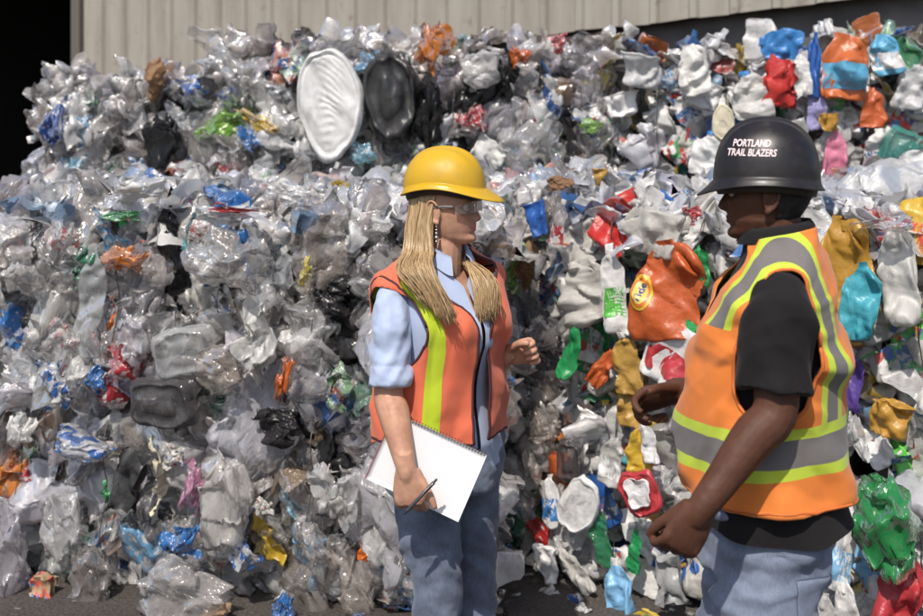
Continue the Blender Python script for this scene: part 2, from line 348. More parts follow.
class Vessel:
    """a crushed bottle, jug, flask or tub; surf() gives points of its deformed wall, so that caps and labels follow the same dents"""
    def __init__(s, kind, seed, flat=.55, dent=.3, bend=.12):
        s.kind, s.seed, s.flat, s.dent, s.bend = kind, seed, flat, dent, bend
        p = PROF[kind]; s.pz = np.array([a for a, b in p]); s.pr = np.array([b for a, b in p])
        seg = np.hypot(np.diff(s.pz), np.diff(s.pr)); s.pt = np.concatenate([[0], np.cumsum(seg)]); s.pt /= s.pt[-1]
        rg = np.random.RandomState(seed); s.ph = rg.rand(4) * 6.28; s.sx = 1 if rg.rand() > .5 else -1
        s.n = {'bottle': 48, 'jug': 46, 'flask': 44, 'tub': 40, 'cup': 40}[kind]
    def deform(s, P):
        P = np.array(P, float); y = P[:, 1]
        f = s.flat + (1 - s.flat) * .35 * (np.sin(y * 5 + s.ph[0]) * .5 + .5)
        P[:, 2] *= f; P[:, 0] *= 1 + .3 * (1 - f)
        P[:, 0] += s.bend * np.sin((y + .2) * 2.6 + s.ph[1]); P[:, 2] += .5 * s.bend * np.sin(y * 3 + s.ph[2])
        rg = np.random.RandomState(s.seed + 9)
        for k in range(5):                                             # pressed-in folds: a sharp valley across the wall
            d = rg.normal(size=3) * (1, .8, .25); d /= np.linalg.norm(d); c = P @ d - rg.uniform(-.28, .28); wd = rg.uniform(.08, .2)
            g = np.clip(1 - np.abs(c) / wd, 0, 1); P[:, 2] -= np.sign(P[:, 2]) * np.minimum(np.abs(P[:, 2]) * .8, s.dent * .55 * g)
            P[:, 0] += s.dent * .25 * g * rg.uniform(-1, 1)
        return P + .55 * s.dent * np.stack([creases(P, s.seed + 31 * a, .6, .1, 7, .1, .02) for a in range(3)], 1) * np.array((.5, .35, .8))
    def surf(s, th, z, off=0, r=None):
        e, ax, az = SQ[s.kind]
        if r is None: r = np.interp(z, s.pz[:len(s.pz)], s.pr)
        r = r + off; ex = e + (2 - e) * np.clip((z - .7) / .15, 0, 1) if s.kind in ('jug', 'flask') else e + 0 * z
        azz = az + (1 - az) * np.clip((z - .68) / .14, 0, 1)
        rib = 1 + (.02 * np.sin(z * 70) * (z < .7) if s.kind == 'bottle' else 0) + (.015 * np.sin(th * 26) if s.kind == 'cup' else 0)
        c, q = np.cos(th), np.sin(th); d = (np.abs(c) ** ex + np.abs(q) ** ex) ** (-1 / ex)
        return s.deform(np.stack([r * rib * d * c * ax, z - AXIS_MID[s.kind], r * rib * d * q * azz], -1))
    def body(s, k=40):
        t = np.linspace(0, 1, s.n); z = np.interp(t, s.pt, s.pz); r = np.interp(t, s.pt, s.pr)
        th = np.linspace(0, 2 * np.pi, k, endpoint=False)
        Z, T = np.meshgrid(z, th, indexing='ij'); Rr = np.repeat(r, k)
        V = s.surf(T.ravel(), Z.ravel(), 0, Rr); F = grid_faces(s.n, k, True).tolist()
        F.append(list(range(k))[::-1])
        if s.kind in ('tub', 'cup'): F.append([(s.n - 1) * k + i for i in range(k)])
        parts = [(V, F)]
        if s.kind == 'jug':
            hp = smooth_path([(.06, .82, 0), (.2, .8, 0), (.3, .68, 0), (.31, .5, 0), (.27, .38, 0)], 18)
            hv, hf = tube_geo(hp * [1, 1, 1] - [0, AXIS_MID['jug'], 0], np.full(18, .055), 8); parts.append((s.deform(hv), hf))
        return join(parts)
    def cap(s):
        k = 16; z0 = s.pz[-1] - .035; R0 = s.pr[-1] + .014; V = []
        prof = [(z0, R0), (z0 + .085, R0 * .97), (z0 + .095, R0 * .85), (z0 + .097, .002)]
        for z, r in prof:
            for i in range(k): a = i / k * 6.283; V.append((r * math.cos(a), z - AXIS_MID[s.kind], r * math.sin(a)))
        return s.deform(np.array(V)), grid_faces(4, k, True).tolist()
    def label(s, z0=.15, z1=.5, a0=.35, a1=2.8, off=.02):
        Z, T = np.meshgrid(np.linspace(z0, z1, 14), np.linspace(a0, a1, 22), indexing='ij')
        return s.surf(T.ravel(), Z.ravel(), off), grid_faces(14, 22).tolist()
    def whole(s, cap=True, label=True):
        """body, cap and label as one mesh with three material slots, for pieces packed in a bale"""
        P = [s.body()]
        if cap: P.append(s.cap())
        if label: P.append(s.label())
        V, F = join(P); mi = [0] * len(P[0][1]) + ([1] * len(P[1][1]) if cap else []) + ([2] * len(P[-1][1]) if label else [])
        return V, F, mi

def tray_geo(seed, a=.5, b=.36, h=.16, dent=.13, e=5):
    """rounded tray seen from its ribbed outside"""
    k = 48; th = np.linspace(0, 2 * np.pi, k, endpoint=False)
    d = (np.abs(np.cos(th)) ** e + np.abs(np.sin(th)) ** e) ** (-1 / e)
    prof = [(1.06, 0), (1.05, .012), (.98, .014), (.95, .3 * h), (.9, .8 * h), (.86, h), (.78, h), (.76, h * .9), (.45, h * .9), (.43, h), (.2, h), (.02, h)]
    V = []
    for q, z in prof:
        rib = 1 + (.012 * np.sign(np.sin(th * 24)) if .01 < z < h * .95 else 0)
        V.append(np.stack([a * q * rib * d * np.cos(th), b * q * rib * d * np.sin(th), np.full(k, z)], 1))
    V = np.concatenate(V); V = V + dent * np.stack([creases(V, seed + 31 * i, .7, .16, 6) for i in range(3)], 1)
    return V, grid_faces(len(prof), k, True).tolist()

def lid_geo(seed, a=.5, b=.5, dent=.1, ribs=0, e=2):
    n, k = 30, 44; th = np.linspace(0, 2 * np.pi, k, endpoint=False); V = []
    for i in range(n):
        q = 1 - i / (n - 1) * .99
        z = (.03 if q > .95 else .05 if q > .88 else .03) + (.007 * math.sin(q * ribs * 6.28) * (.35 + .65 * min(1, ribs / 4) * (q > .3)) if ribs else 0)
        if i == 0: z = -.03
        if ribs >= 8 and i > 5: z = .04 + .009 * np.sin((b * q * np.sin(th) + .5 * (a * q * np.cos(th) + .3) ** 2) * 95) * np.clip(1.1 - 2.2 * a * q * np.cos(th), 0, 1)
        d = (np.abs(np.cos(th)) ** e + np.abs(np.sin(th)) ** e) ** (-1 / e)
        V.append(np.stack([a * q * d * np.cos(th), b * q * d * np.sin(th), z + np.zeros(k)], 1))
    V = np.concatenate(V); V = V + dent * np.stack([creases(V, seed + 31 * i, .8, .2, 5) for i in range(3)], 1)
    return V, grid_faces(n, k, True).tolist()

def carton_geo(seed, a=.3, b=.5, c=.16, dent=.3):
    n = 9; parts = []
    for ax in range(3):
        for sg in (-1, 1):
            s, t = np.meshgrid(np.linspace(-1, 1, n), np.linspace(-1, 1, n), indexing='ij'); u = np.full(n * n, float(sg))
            co = [None] * 3; co[ax] = u; co[(ax + 1) % 3] = s.ravel() * sg; co[(ax + 2) % 3] = t.ravel()
            parts.append((np.stack(co, 1) * [a, b, c], grid_faces(n, n).tolist()))
    V, F = join(parts); V = V + dent * np.stack([creases(V, seed + 31 * i, .6, .16, 6) for i in range(3)], 1)
    return V, F

VAR = {}
def variants(kind, cnt, fn):
    out = []
    for i in range(cnt):
        g = fn(i); me = mesh(kind, g[0], g[1], True, g[2] if len(g) > 2 else None)
        for _ in range(3 if len(g) > 2 else 1): me.materials.append(None)
        out.append(me)
    VAR[kind] = out
variants('film_bag', 12, lambda i: film_geo(100 + i, 28, 1.1 + .3 * (i % 4), .16 + .05 * (i % 3)))
variants('film_drape', 8, lambda i: film_geo(200 + i, 26, 2.2 + .3 * (i % 3), .14, .2))
variants('puffed_bag', 8, lambda i: puff_geo(300 + i, 26, .45, 1.0 + .1 * (i % 3), .24))
variants('film_strip', 6, lambda i: strip_geo(400 + i, 1.1, .14 + .03 * (i % 3)))
variants('bottle', 8, lambda i: Vessel('bottle', 500 + i, .5 + .1 * (i % 3), .22, .1).whole())
variants('jug', 8, lambda i: Vessel('jug', 600 + i, .45 + .12 * (i % 3), .3, .12).whole())
variants('flask', 8, lambda i: Vessel('flask', 700 + i, .7, .22, .08).whole())
variants('tub', 6, lambda i: Vessel('tub', 800 + i, .7, .25, .03).whole(False, True))
variants('cup', 5, lambda i: Vessel('cup', 850 + i, .55, .25, .06).whole(False, False))
variants('tray', 4, lambda i: tray_geo(900 + i))
variants('lid', 4, lambda i: lid_geo(950 + i, .42, .42 + .06 * (i % 2), .12, 3 + i % 3))
variants('carton', 5, lambda i: carton_geo(1000 + i, .26 + .05 * (i % 3), .42, .12))

def place(o, p, nrm, up, ang, size, flip=1):
    """lay o (facing +Z, long axis Y) at p on a face of normal nrm; ang turns it in the face, size in metres"""
    n = Vector(nrm).normalized(); u = Vector(up); x = u.cross(n).normalized(); y = n.cross(x)
    m = Matrix((x, y, n)).transposed() @ Matrix.Rotation(ang, 3, 'Z')
    sx, sy, sz = (size, size, size) if np.isscalar(size) else size
    base = o.parent.location if o.parent else Vector((0, 0, 0))
    o.matrix_basis = Matrix.Translation(Vector(p) - base) @ (m @ Matrix.Diagonal((sx * flip, sy, sz))).to_4x4()

# ------------------------------------------------------------------ ground
def ground():
    m, n, l, p = new_mat('dusty_asphalt')
    co = n.new('ShaderNodeTexCoord').outputs['Object']
    a = N(n, 'ShaderNodeTexNoise', Scale=1.3, Detail=6.0, Roughness=.65); l.new(co, a.inputs['Vector'])
    b = N(n, 'ShaderNodeTexNoise', Scale=70.0, Detail=3.0); l.new(co, b.inputs['Vector'])
    v = N(n, 'ShaderNodeTexVoronoi', Scale=45.0); l.new(co, v.inputs['Vector'])
    r1 = ramp(n, [(.3, (.05, .042, .038)), (.7, (.095, .082, .074))]); l.new(a.outputs[0], r1.inputs[0])
    r2 = ramp(n, [(.35, (.55, .55, .55)), (.7, (1.25, 1.22, 1.2))]); l.new(b.outputs[0], r2.inputs[0])
    c = mixc(n, l, 1.0, r1.outputs[0], r2.outputs[0], 'MULTIPLY')
    sp = ramp(n, [(.0, 1.0), (.12, 0.0)]); l.new(v.outputs['Distance'], sp.inputs[0])
    se = n.new('ShaderNodeSeparateColor'); l.new(v.outputs['Color'], se.inputs[0])
    g = math_n(n, l, 'MULTIPLY', sp.outputs[0], math_n(n, l, 'GREATER_THAN', se.outputs[0], .86))
    c = mixc(n, l, g, c, (.3, .28, .26)); l.new(c, p.inputs['Base Color']); p.inputs['Roughness'].default_value = .9
    bm = N(n, 'ShaderNodeBump', Strength=.6, Distance=.02); l.new(b.outputs[0], bm.inputs['Height']); l.new(bm.outputs[0], p.inputs['Normal'])
    V = [(x, y, 0) for y in (-60, 160) for x in (-110, 110)]
    tag(obj('ground', mesh('ground', V, [[0, 1, 3, 2]], False), m), kind='structure')
ground()

# ------------------------------------------------------------------ warehouse behind the bales
WA = np.array((1.084, 9.0)); WT = np.array((.869, -.494)); WN = np.array((-.494, -.869))
def wall_pt(q, off, z): p = WA + WT * q + WN * off; return (p[0], p[1], z)

def warehouse():
    root = empty('warehouse', (float(WA[0]), float(WA[1]), 0)); b0 = np.array((WA[0], WA[1], 0))
    tag(root, 'beige ribbed metal warehouse wall behind the bales with a dark doorway', 'building')
    m, n, l, p = new_mat('beige_ribbed_metal')
    co = n.new('ShaderNodeTexCoord').outputs['Object']
    mp = N(n, 'ShaderNodeMapping', Scale=(3.2, 3.2, .45)); l.new(co, mp.inputs[0])
    a = N(n, 'ShaderNodeTexNoise', Scale=1.6, Detail=6.0, Roughness=.6); l.new(mp.outputs[0], a.inputs['Vector'])
    r = ramp(n, [(.3, (.27, .24, .2)), (.55, (.36, .33, .285)), (.75, (.4, .375, .33))]); l.new(a.outputs[0], r.inputs[0])
    d = N(n, 'ShaderNodeTexNoise', Scale=9.0, Detail=5.0); l.new(co, d.inputs['Vector'])
    dr = ramp(n, [(.62, 0.0), (.72, .6)]); l.new(d.outputs[0], dr.inputs[0])
    l.new(mixc(n, l, dr.outputs[0], r.outputs[0], (.2, .16, .13)), p.inputs['Base Color']); p.inputs['Roughness'].default_value = .6
    nb = N(n, 'ShaderNodeBump', Strength=.25, Distance=.02); l.new(a.outputs[0], nb.inputs['Height']); l.new(nb.outputs[0], p.inputs['Normal'])
    # ribs every 0.305 m
    q0, q1 = -5.55, 5.2; prof = [(0, 0), (.215, 0), (.235, .034), (.285, .034)]
    pts = []; q = q0
    while q < q1:
        for dq, h in prof: pts.append((q + dq, h))
        q += .305
    V = []
    zb = lambda q: 2.5 + .075 * max(q, -1.0) - .35 * min(1, max(0, (-1.2 - q) / .9)) + .006 * math.sin(q * 11) + .02 * math.exp(-((q + .1) / .12) ** 2)
    for q, h in pts: V += [wall_pt(q, h + .15, zb(q)), wall_pt(q, h + .15, 3.3), wall_pt(q, h + .15, 5.4)]
    obj('ribbed_cladding', mesh('ribbed_cladding', np.array(V) - b0, grid_faces(len(pts), 3).tolist(), False), m, root)
    conc, n, l, p = new_mat('grey_concrete')
    a = N(n, 'ShaderNodeTexNoise', Scale=3.0, Detail=6.0); r = ramp(n, [(.3, (.1, .092, .09)), (.7, (.19, .175, .17))]); l.new(n.new('ShaderNodeTexCoord').outputs['Object'], a.inputs['Vector'])
    l.new(a.outputs[0], r.inputs[0]); l.new(r.outputs[0], p.inputs['Base Color']); p.inputs['Roughness'].default_value = .85
    def slab(name, q0, q1, o0, o1, z0, z1, mat):
        V = [wall_pt(q, o, z) for z in (z0, z1) for o in (o0, o1) for q in (q0, q1)]
        F = [[0, 1, 3, 2], [4, 6, 7, 5], [0, 4, 5, 1], [2, 3, 7, 6], [1, 5, 7, 3], [0, 2, 6, 4]]
        return obj(name, mesh(name, np.array(V) - b0, F, False), mat, root)
    slab('concrete_base', -5.5, 5.2, -.25, 0, 0, 5.3, conc)
    jm = plain('dark_rusty_steel', (.07, .05, .04), .6, Metallic=.3)
    slab('door_jamb', -5.68, -5.56, -.3, .2, 0, 5.4, plain('grey_steel', (.13, .115, .1), .6))
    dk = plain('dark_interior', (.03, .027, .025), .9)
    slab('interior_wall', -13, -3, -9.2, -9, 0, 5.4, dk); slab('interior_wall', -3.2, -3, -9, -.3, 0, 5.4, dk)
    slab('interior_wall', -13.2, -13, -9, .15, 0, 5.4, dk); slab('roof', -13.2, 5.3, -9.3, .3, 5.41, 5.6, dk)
    slab('door_lintel', -13, -5.7, -.1, .15, 4.3, 5.4, m)
    # the torn strip of flashing at the foot of the cladding
    t = np.linspace(0, 1, 16); V = []
    for i, u in enumerate(t):
        q = -.55 + .75 * u; z = 2.5 - .05 * math.sin(u * 3) + (.13 * (u - .75) if u > .75 else 0)
        V += [wall_pt(q, .21 + .05 * math.sin(u * 4), z), wall_pt(q, .24 + .04 * math.sin(u * 5), z - .1 * (1 - .3 * math.sin(u * 9)))]
    o = obj('torn_flashing', mesh('torn_flashing', np.array(V) - b0, grid_faces(16, 2).tolist(), False), jm, root)
warehouse()

# ------------------------------------------------------------------ bales
BALES = []
class Bale: pass
def bale(x, y, yaw, w, dep, z0, h, pal, label, top=False, seed=0, side=False, bulge=.03):
    b = Bale(); b.o = np.array((x, y, z0), float); a = R(yaw)
    b.u = np.array((math.cos(a), math.sin(a), 0)); b.n = np.array((math.sin(a), -math.cos(a), 0)); b.w, b.dep, b.h = w, dep, h
    b.pal, b.label, b.top, b.seed, b.side, b.bulge = pal, label, top, seed, side, bulge
    BALES.append(b); return b

LY = -13.2; lu = np.array((math.cos(R(LY)), math.sin(R(LY)))); LA = np.array((-2.35, 4.80))
L2 = LA + lu * 1.235
RY = -34.7; ru = np.array((math.cos(R(RY)), math.sin(R(RY)))); RA = np.array((.42, 4.67)); R2 = RA + ru * 1.17
bale(LA[0], LA[1], LY, 1.21, 2.0, 0, .72, 'film', 'bottom bale at the left edge, mostly grey and clear film bags hanging to the ground', seed=1)
bale(L2[0], L2[1], LY, 1.21, 2.0, 0, .72, 'film', 'bottom bale of film left of the woman, with white and blue bags at the ground', seed=2, side=True)
bale(LA[0] + .02, LA[1] + .03, LY, 1.21, 2.0, .74, .72, 'film', 'second-tier bale at left edge with an orange bag near its upper corner', True, 3)
bale(L2[0], L2[1] + .02, LY, 1.21, 2.0, .74, .72, 'film', 'second-tier bale of clear film directly behind the woman\'s shoulder', True, 4, True)
bale(.2, 4.84, -4, .46, 2.0, 0, .72, 'mixed', 'shaded bottom bale set back in the gap between the woman and the bottle bales', seed=5)
bale(.2, 4.86, -4, .46, 2.0, .74, .76, 'mixed', 'shaded upper bale set back in the gap right of the yellow helmet', True, 6)
bale(RA[0], RA[1], RY, 1.15, 2.0, 0, .72, 'bottles', 'bottom bale of bottles behind the man\'s hand, with oval white tubs', seed=7)
bale(R2[0], R2[1], RY, 1.15, 2.0, 0, .72, 'bottles', 'bottom bale of bottles at the right edge with a green bag', seed=8)
bale(RA[0] + .01, RA[1] + .02, RY, 1.15, 2.0, .74, .74, 'bottles', 'middle-tier bottle bale holding the crushed orange jug beside the man\'s face', True, 9)
bale(R2[0], R2[1] + .02, RY, 1.15, 2.0, .74, .74, 'bottles', 'middle-tier bottle bale behind the man\'s back with mustard yellow jug', True, 10)
bale(-2.30, 6.22, 2, .98, 1.1, 1.47, .50, 'film', 'top-row bale at far left beside the dark doorway', seed=11)
bale(-1.34, 6.15, -2, 1.06, 1.1, 1.47, .68, 'film', 'top-row bale of film with a large white ribbed lid at its right end', seed=12)
bale(-.26, 6.12, -3, 1.04, 1.1, 1.47, .70, 'mixed', 'top-row bale with black bags above the yellow helmet', seed=13)
bale(.80, 6.02, -5, 1.04, 1.1, 1.47, .64, 'bottles', 'top-row bale of pale bottles just left of the black helmet', seed=14)
bale(1.86, 5.92, -6, 1.1, 1.1, 1.47, .71, 'bottles', 'top-row bottle bale at right edge with an orange blue-labelled jug', seed=15)

def hit(pxx, pyy, front_only=True):
    """the bale face that the photograph's column and row look onto: point, normal, up"""
    d = np.array(((pxx - CXP) / FPX, 1, -(pyy - HZ) / FPX)); o = np.array((0, 0, CAM_H)); best = None
    for b in BALES:
        t = ((b.o - o) @ b.n) / (d @ b.n); p = o + d * t; s = (p - b.o) @ b.u; z = p[2] - b.o[2]
        if t > 0 and -.06 <= s <= b.w + .06 and -.1 <= z <= b.h + .1 and (best is None or t < best[0]): best = (t, p, b.n, np.array((0, 0, 1.)))
        if b.top and not front_only:
            t = (b.o[2] + b.h - CAM_H) / d[2] if abs(d[2]) > 1e-6 else -1; p = o + d * t; s = (p - b.o) @ b.u; f = -((p - b.o) @ b.n)
            if t > 0 and 0 <= s <= b.w and 0 <= f <= b.dep and (best is None or t < best[0]): best = (t, p, np.array((0, 0, 1.)), -b.n)
    return best

# ------------------------------------------------------------------ the pieces one can pick out, each a thing of its own
HERO = []
def norm_geo(parts):
    """centre and scale to a unit box so that the object's scale is its size"""
    allv = np.concatenate([p[0] for p in parts]); lo, hi = allv.min(0), allv.max(0); c = (lo + hi) / 2; e = hi - lo
    return [((v - c), f) for v, f in parts], e

hs = [5000]
def hero(kind, x, y, wp_, hp_, ang, mats, name, label, cat, push=.05, d=None, nrm=None, tilt=0, zf=1.0, **kw):
    hs[0] += 1; s = kw.pop('seed', hs[0])
    if d is None:
        t = hit(x, y, not kw.pop('ontop', False))
        if t is None: print('NO HIT', label); return
        d, p, nv, up = t
    else: p, nv, up = px(x, y, d), np.array((0, -1., 0)), np.array((0, 0, 1.))
    if nrm is not None: nv = np.array(nrm, float)
    mats = [M[k] if isinstance(k, str) else k for k in (mats if isinstance(mats, (list, tuple)) else [mats])]
    sub = []
    if kind in PROF:
        v = Vessel(kind, s, kw.get('flat', .6), kw.get('dent', .24), kw.get('bend', .06)); parts = [v.body()]
        if len(mats) > 1 and mats[1]: parts.append(v.cap()); sub.append(('cap', mats[1]))
        if len(mats) > 2 and mats[2]: parts.append(v.label(*kw.get('lab', (.14, .5, .5, 2.6)))); sub.append(('label', mats[2]))
    else:
        g = {'film': lambda: film_geo(s, 34, kw.get('elong', 1.0), kw.get('puff', .2), kw.get('amp', .28), l1=.06), 'puff': lambda: puff_geo(s, 34, .5, 1, kw.get('amp', .24)),
             'strip': lambda: strip_geo(s, 1.0, kw.get('wid', .3)), 'tray': lambda: tray_geo(s, dent=kw.get('dent', .06), e=kw.get('sq', 5), h=kw.get('deep', .16)), 'lid': lambda: lid_geo(s, .5, .5, kw.get('dent', .08), kw.get('ribs', 4), kw.get('sq', 2)),
             'carton': lambda: carton_geo(s, .3, .5, .16, kw.get('dent', .25))}[kind]()
        parts = [g]
    parts, e = norm_geo(parts)
    W, H = wp_ / FPX * d, hp_ / FPX * d
    sc = (W / e[0], H / e[1], (W / e[0] + H / e[1]) / 2 * zf)
    r = .5 * math.hypot(W, H); dep = e[2] * sc[2]
    ap = np.array((0, 0, CAM_H)) - p; ap /= np.linalg.norm(ap)
    p = p + nv * (push + (.065 if kind not in PROF else .04))
    V, F = parts[0]; o = obj(name, mesh(name, V, F), mats[0]); tag(o, label, cat)
    nv2 = nv * math.cos(tilt) + up * math.sin(tilt)
    place(o, p, nv2, up, R(ang), sc)
    for (nm, mt), (V, F) in zip(sub, parts[1:]): obj(nm, mesh(nm, V, F), mt, o)
    HERO.append((p, .5 * min(W, H) + .12 * max(W, H), max(W, H) * .5)); return o

H = hero
# top row, left to right
H('film', 58, 128, 28, 46, 5, 'bluef', 'blue_bag', 'small blue crumpled bag on the far left top-row bale', 'bag')
H('film', 196, 92, 38, 36, -10, 'blueprint', 'printed_bag', 'blue and white printed bag high on the top-row bale left of the white lid', 'bag')
H('film', 160, 80, 24, 44, 8, 'tanf', 'paper_scrap', 'crumpled brown paper sticking up left of the blue printed bag in the top row', 'paper')
H('film', 262, 122, 56, 20, -30, 'yellowf', 'yellow_wrapper', 'long yellow wrapper slanting across the top-row film bale', 'wrapper')
H('film', 255, 138, 30, 34, 20, 'bluef', 'blue_wrapper', 'dark blue wrapper tucked under the long yellow wrapper', 'wrapper')
H('film', 272, 32, 60, 22, 6, 'whitef', 'white_bag', 'loose white bag lying along the crest of the top-row film bale', 'bag')
H('lid', 335, 106, 66, 112, 4, 'white', 'ribbed_plastic_disc', 'large white oval lid with curved ribs, standing on edge in the top row', 'lid', ribs=9, push=.09, dent=.07)
H('tray', 394, 98, 60, 98, 4, 'black', 'black_tray', 'big glossy black tray on edge beside the white ribbed lid', 'tray', push=.06, dent=.1, sq=2.2, deep=.24)
H('film', 428, 118, 38, 74, 0, 'blackf', 'black_bag', 'black bag hanging between the black tray and the orange snack bag', 'bag', push=.06)
H('film', 437, 50, 42, 58, -6, 'orangef', 'snack_bag', 'orange snack bag above the yellow helmet', 'snack bag', push=.09)
H('film', 432, 32, 46, 18, 0, 'blackf', 'torn_film', 'black torn film folded over the top of the orange snack bag', 'film')
H('film', 371, 66, 32, 32, 0, 'lbluef', 'light_blue_wrapper', 'light blue wrapper wedged above the gap between white lid and black tray', 'wrapper')
H('film', 366, 154, 30, 26, -15, 'lbluef', 'light_blue_bag', 'light blue bag at the foot of the big white ribbed lid', 'bag')
H('film', 472, 116, 34, 28, -15, 'redf', 'red_wrapper', 'red wrapper with white lettering just above the yellow helmet', 'wrapper', push=.08)
H('film', 508, 76, 24, 66, 4, 'blackf', 'black_film', 'narrow black film hanging right of the red wrapper in the top row', 'film')
H('puff', 482, 70, 42, 40, 0, 'haze', 'bundled_film', 'milky ball of bundled film between orange snack bag and narrow black film', 'film')
H('cup', 490, 152, 30, 34, 62, ['white', None, None], 'paper_cup', 'white cup lying sideways at the yellow helmet\'s front', 'cup', push=.07)
H('film', 520, 60, 26, 26, 0, 'orangef', 'orange_scrap', 'small orange scrap right of the hanging black film', 'wrapper')
H('film', 590, 126, 26, 18, 10, 'greenf', 'lime_wrapper', 'lime green wrapper low on the top row, left of the pale bottles', 'wrapper')
H('tub', 601, 176, 22, 18, 0, ['gold', None, None], 'orange_tub', 'small orange tub resting where the top row meets the bottle bales', 'tub', push=.08)
H('film', 557, 45, 20, 22, 0, 'redf', 'red_scrap', 'small red scrap near the crest right of the bundled film', 'wrapper')
H('film', 632, 35, 50, 36, 0, 'lbluef', 'blue_film', 'pale blue film flopped over the crest below the torn flashing', 'film')
H('puff', 540, 28, 34, 22, 0, 'whitef', 'white_bundle', 'white bundle of film on the crest near the middle of the wall', 'film')
# top row, right
H('jug', 838, 68, 46, 66, -5, ['orange', None, 'lblue'], 'detergent_jug', 'orange jug with blue label high in the top row at right', 'jug', push=.12, flat=.7)
H('carton', 776, 82, 36, 52, -8, 'red', 'red_box', 'crushed bright red box above the black helmet', 'box', push=.08)
H('flask', 776, 46, 34, 42, 80, ['blue', None, None], 'blue_bottle', 'dark blue crushed bottle lying on top of the red box', 'bottle', push=.1)
H('flask', 809, 66, 16, 64, -4, ['blue', None, None], 'blue_flask', 'narrow blue bottle upright between red box and orange jug', 'bottle', push=.1)
H('flask', 795, 74, 18, 46, 6, ['white', 'lav', None], 'white_flask', 'narrow white bottle between the red box and the narrow blue bottle', 'bottle', push=.13)
H('jug', 879, 56, 32, 42, 10, ['lblue', None, 'white'], 'blue_jug', 'light blue jug with white label right of the orange top-row jug', 'jug', push=.1)
H('jug', 748, 96, 42, 50, 10, ['nat', 'blue', None], 'milk_jug', 'pale milk jug left of the red box above the black helmet', 'jug', push=.1)
H('lid', 719, 122, 22, 36, 0, 'cream', 'plastic_ring', 'round cream lid standing on edge left of the black helmet\'s crown', 'lid', ribs=2, push=.1)
H('flask', 702, 152, 30, 44, -8, ['white', 'blue', None], 'blue_capped_bottle', 'white bottle with blue cap left of the black helmet', 'bottle', push=.1)
H('strip', 682, 146, 10, 38, 0, 'redf', 'red_strip', 'narrow upright red strip left of the blue-capped white bottle', 'strip', push=.1)
H('flask', 829, 158, 24, 56, -6, ['pink', None, None], 'pink_bottle', 'bright pink bottle standing right of the black helmet', 'bottle', push=.1)
H('flask', 874, 154, 40, 52, 4, ['white', None, 'blue'], 'white_jug', 'white bottle with a blue panel beside the pink bottle', 'bottle', push=.1)
H('tray', 897, 152, 52, 44, -22, 'petg', 'green_tray', 'translucent pale green tray tilted at the right edge of the top row', 'tray', push=.11)
H('flask', 868, 108, 26, 40, 0, ['orange', None, None], 'orange_bottle', 'small orange bottle under the light blue jug', 'bottle', push=.08)
H('jug', 690, 72, 34, 52, 14, ['white', None, None], 'white_jug', 'white jug leaning in the top row above and left of the helmet', 'jug', push=.1)
H('tub', 638, 72, 44, 34, -10, ['nat', None, None], 'clear_tub', 'translucent tub near the left end of the pale bottle bale', 'tub', push=.1)
H('flask', 812, 110, 22, 40, 8, ['lav', None, None], 'lavender_bottle', 'lavender bottle just above the helmet\'s right side', 'bottle', push=.08)
H('jug', 905, 88, 36, 46, -8, ['nat', None, None], 'milk_jug', 'pale translucent jug at the right edge under the light blue jug', 'jug', push=.08)
H('tub', 822, 122, 20, 18, 0, ['gold', None, None], 'mustard_tub', 'mustard tub between lavender and pink bottles', 'tub', push=.12)
# left lower bales
H('film', 140, 256, 54, 30, 8, 'orangef', 'orange_bag', 'torn orange bag in the upper left bale', 'bag', push=.08)
H('film', 78, 236, 42, 36, 0, 'redprint', 'red_printed_bag', 'clear bag with red print near the upper left bale\'s ledge', 'bag', push=.07)
H('film', 75, 376, 30, 50, 5, 'blueprint', 'blue_bag', 'blue and white bag left of the smoky clamshell tray', 'bag', push=.08)
H('film', 112, 372, 32, 30, -12, 'bluef', 'dark_blue_bag', 'plain blue bag between blue-white bag and smoky clamshell', 'bag', push=.07)
H('strip', 94, 376, 14, 48, -42, 'whitef', 'white_strip', 'white twisted strip crossing between the two blue bags', 'strip', push=.12, wid=.35)
H('tray', 180, 394, 74, 52, 0, 'smoke', 'clamshell_tray', 'smoky clear clamshell tray at the seam of the left bales', 'tray', push=.09)
H('tray', 200, 345, 72, 50, 14, 'pet', 'clear_tray', 'clear ribbed tray tilted above the smoky clamshell', 'tray', push=.08)
H('bottle', 105, 296, 38, 112, 2, ['pet', None, None], 'clear_bottle', 'large crushed clear bottle standing upright below the orange bag', 'bottle', push=.09)
H('film', 82, 338, 34, 60, -4, 'redprint', 'red_printed_film', 'clear film with red print below and left of the large clear bottle', 'film', push=.08)
H('lid', 44, 362, 24, 24, 0, 'pet', 'clear_plastic_disc', 'round clear lid at left near the blue and white bag', 'lid', push=.09)
H('film', 243, 254, 96, 66, -20, 'clear', 'clear_sheet', 'wide smooth clear sheet draped across the upper left bale', 'film', push=.13, amp=.2)
H('strip', 212, 224, 12, 44, -8, 'tealf', 'teal_strip', 'short teal strip hanging at the edge of the clear sheet', 'strip', push=.13, wid=.25)
H('film', 243, 212, 84, 22, 0, 'whitef', 'white_bag', 'white bag with folded rim on the ledge above the clear sheet', 'bag', push=.1)
H('strip', 258, 204, 60, 12, 0, 'redf', 'red_tape', 'thin red tape arching over the folded white bag', 'tape', push=.14, wid=.6)
H('film', 269, 332, 44, 92, 6, 'whitef', 'white_bag', 'limp white bag hanging in the middle left bale', 'bag', push=.1, elong=1.2)
H('film', 301, 370, 20, 48, -8, 'orangef', 'orange_wrapper', 'crumpled orange wrapper hanging beside the limp white bag', 'wrapper', push=.11)
H('film', 322, 266, 14, 34, -20, 'yellowf', 'yellow_tag', 'small yellow tag near the woman\'s shoulder', 'tag', push=.1)
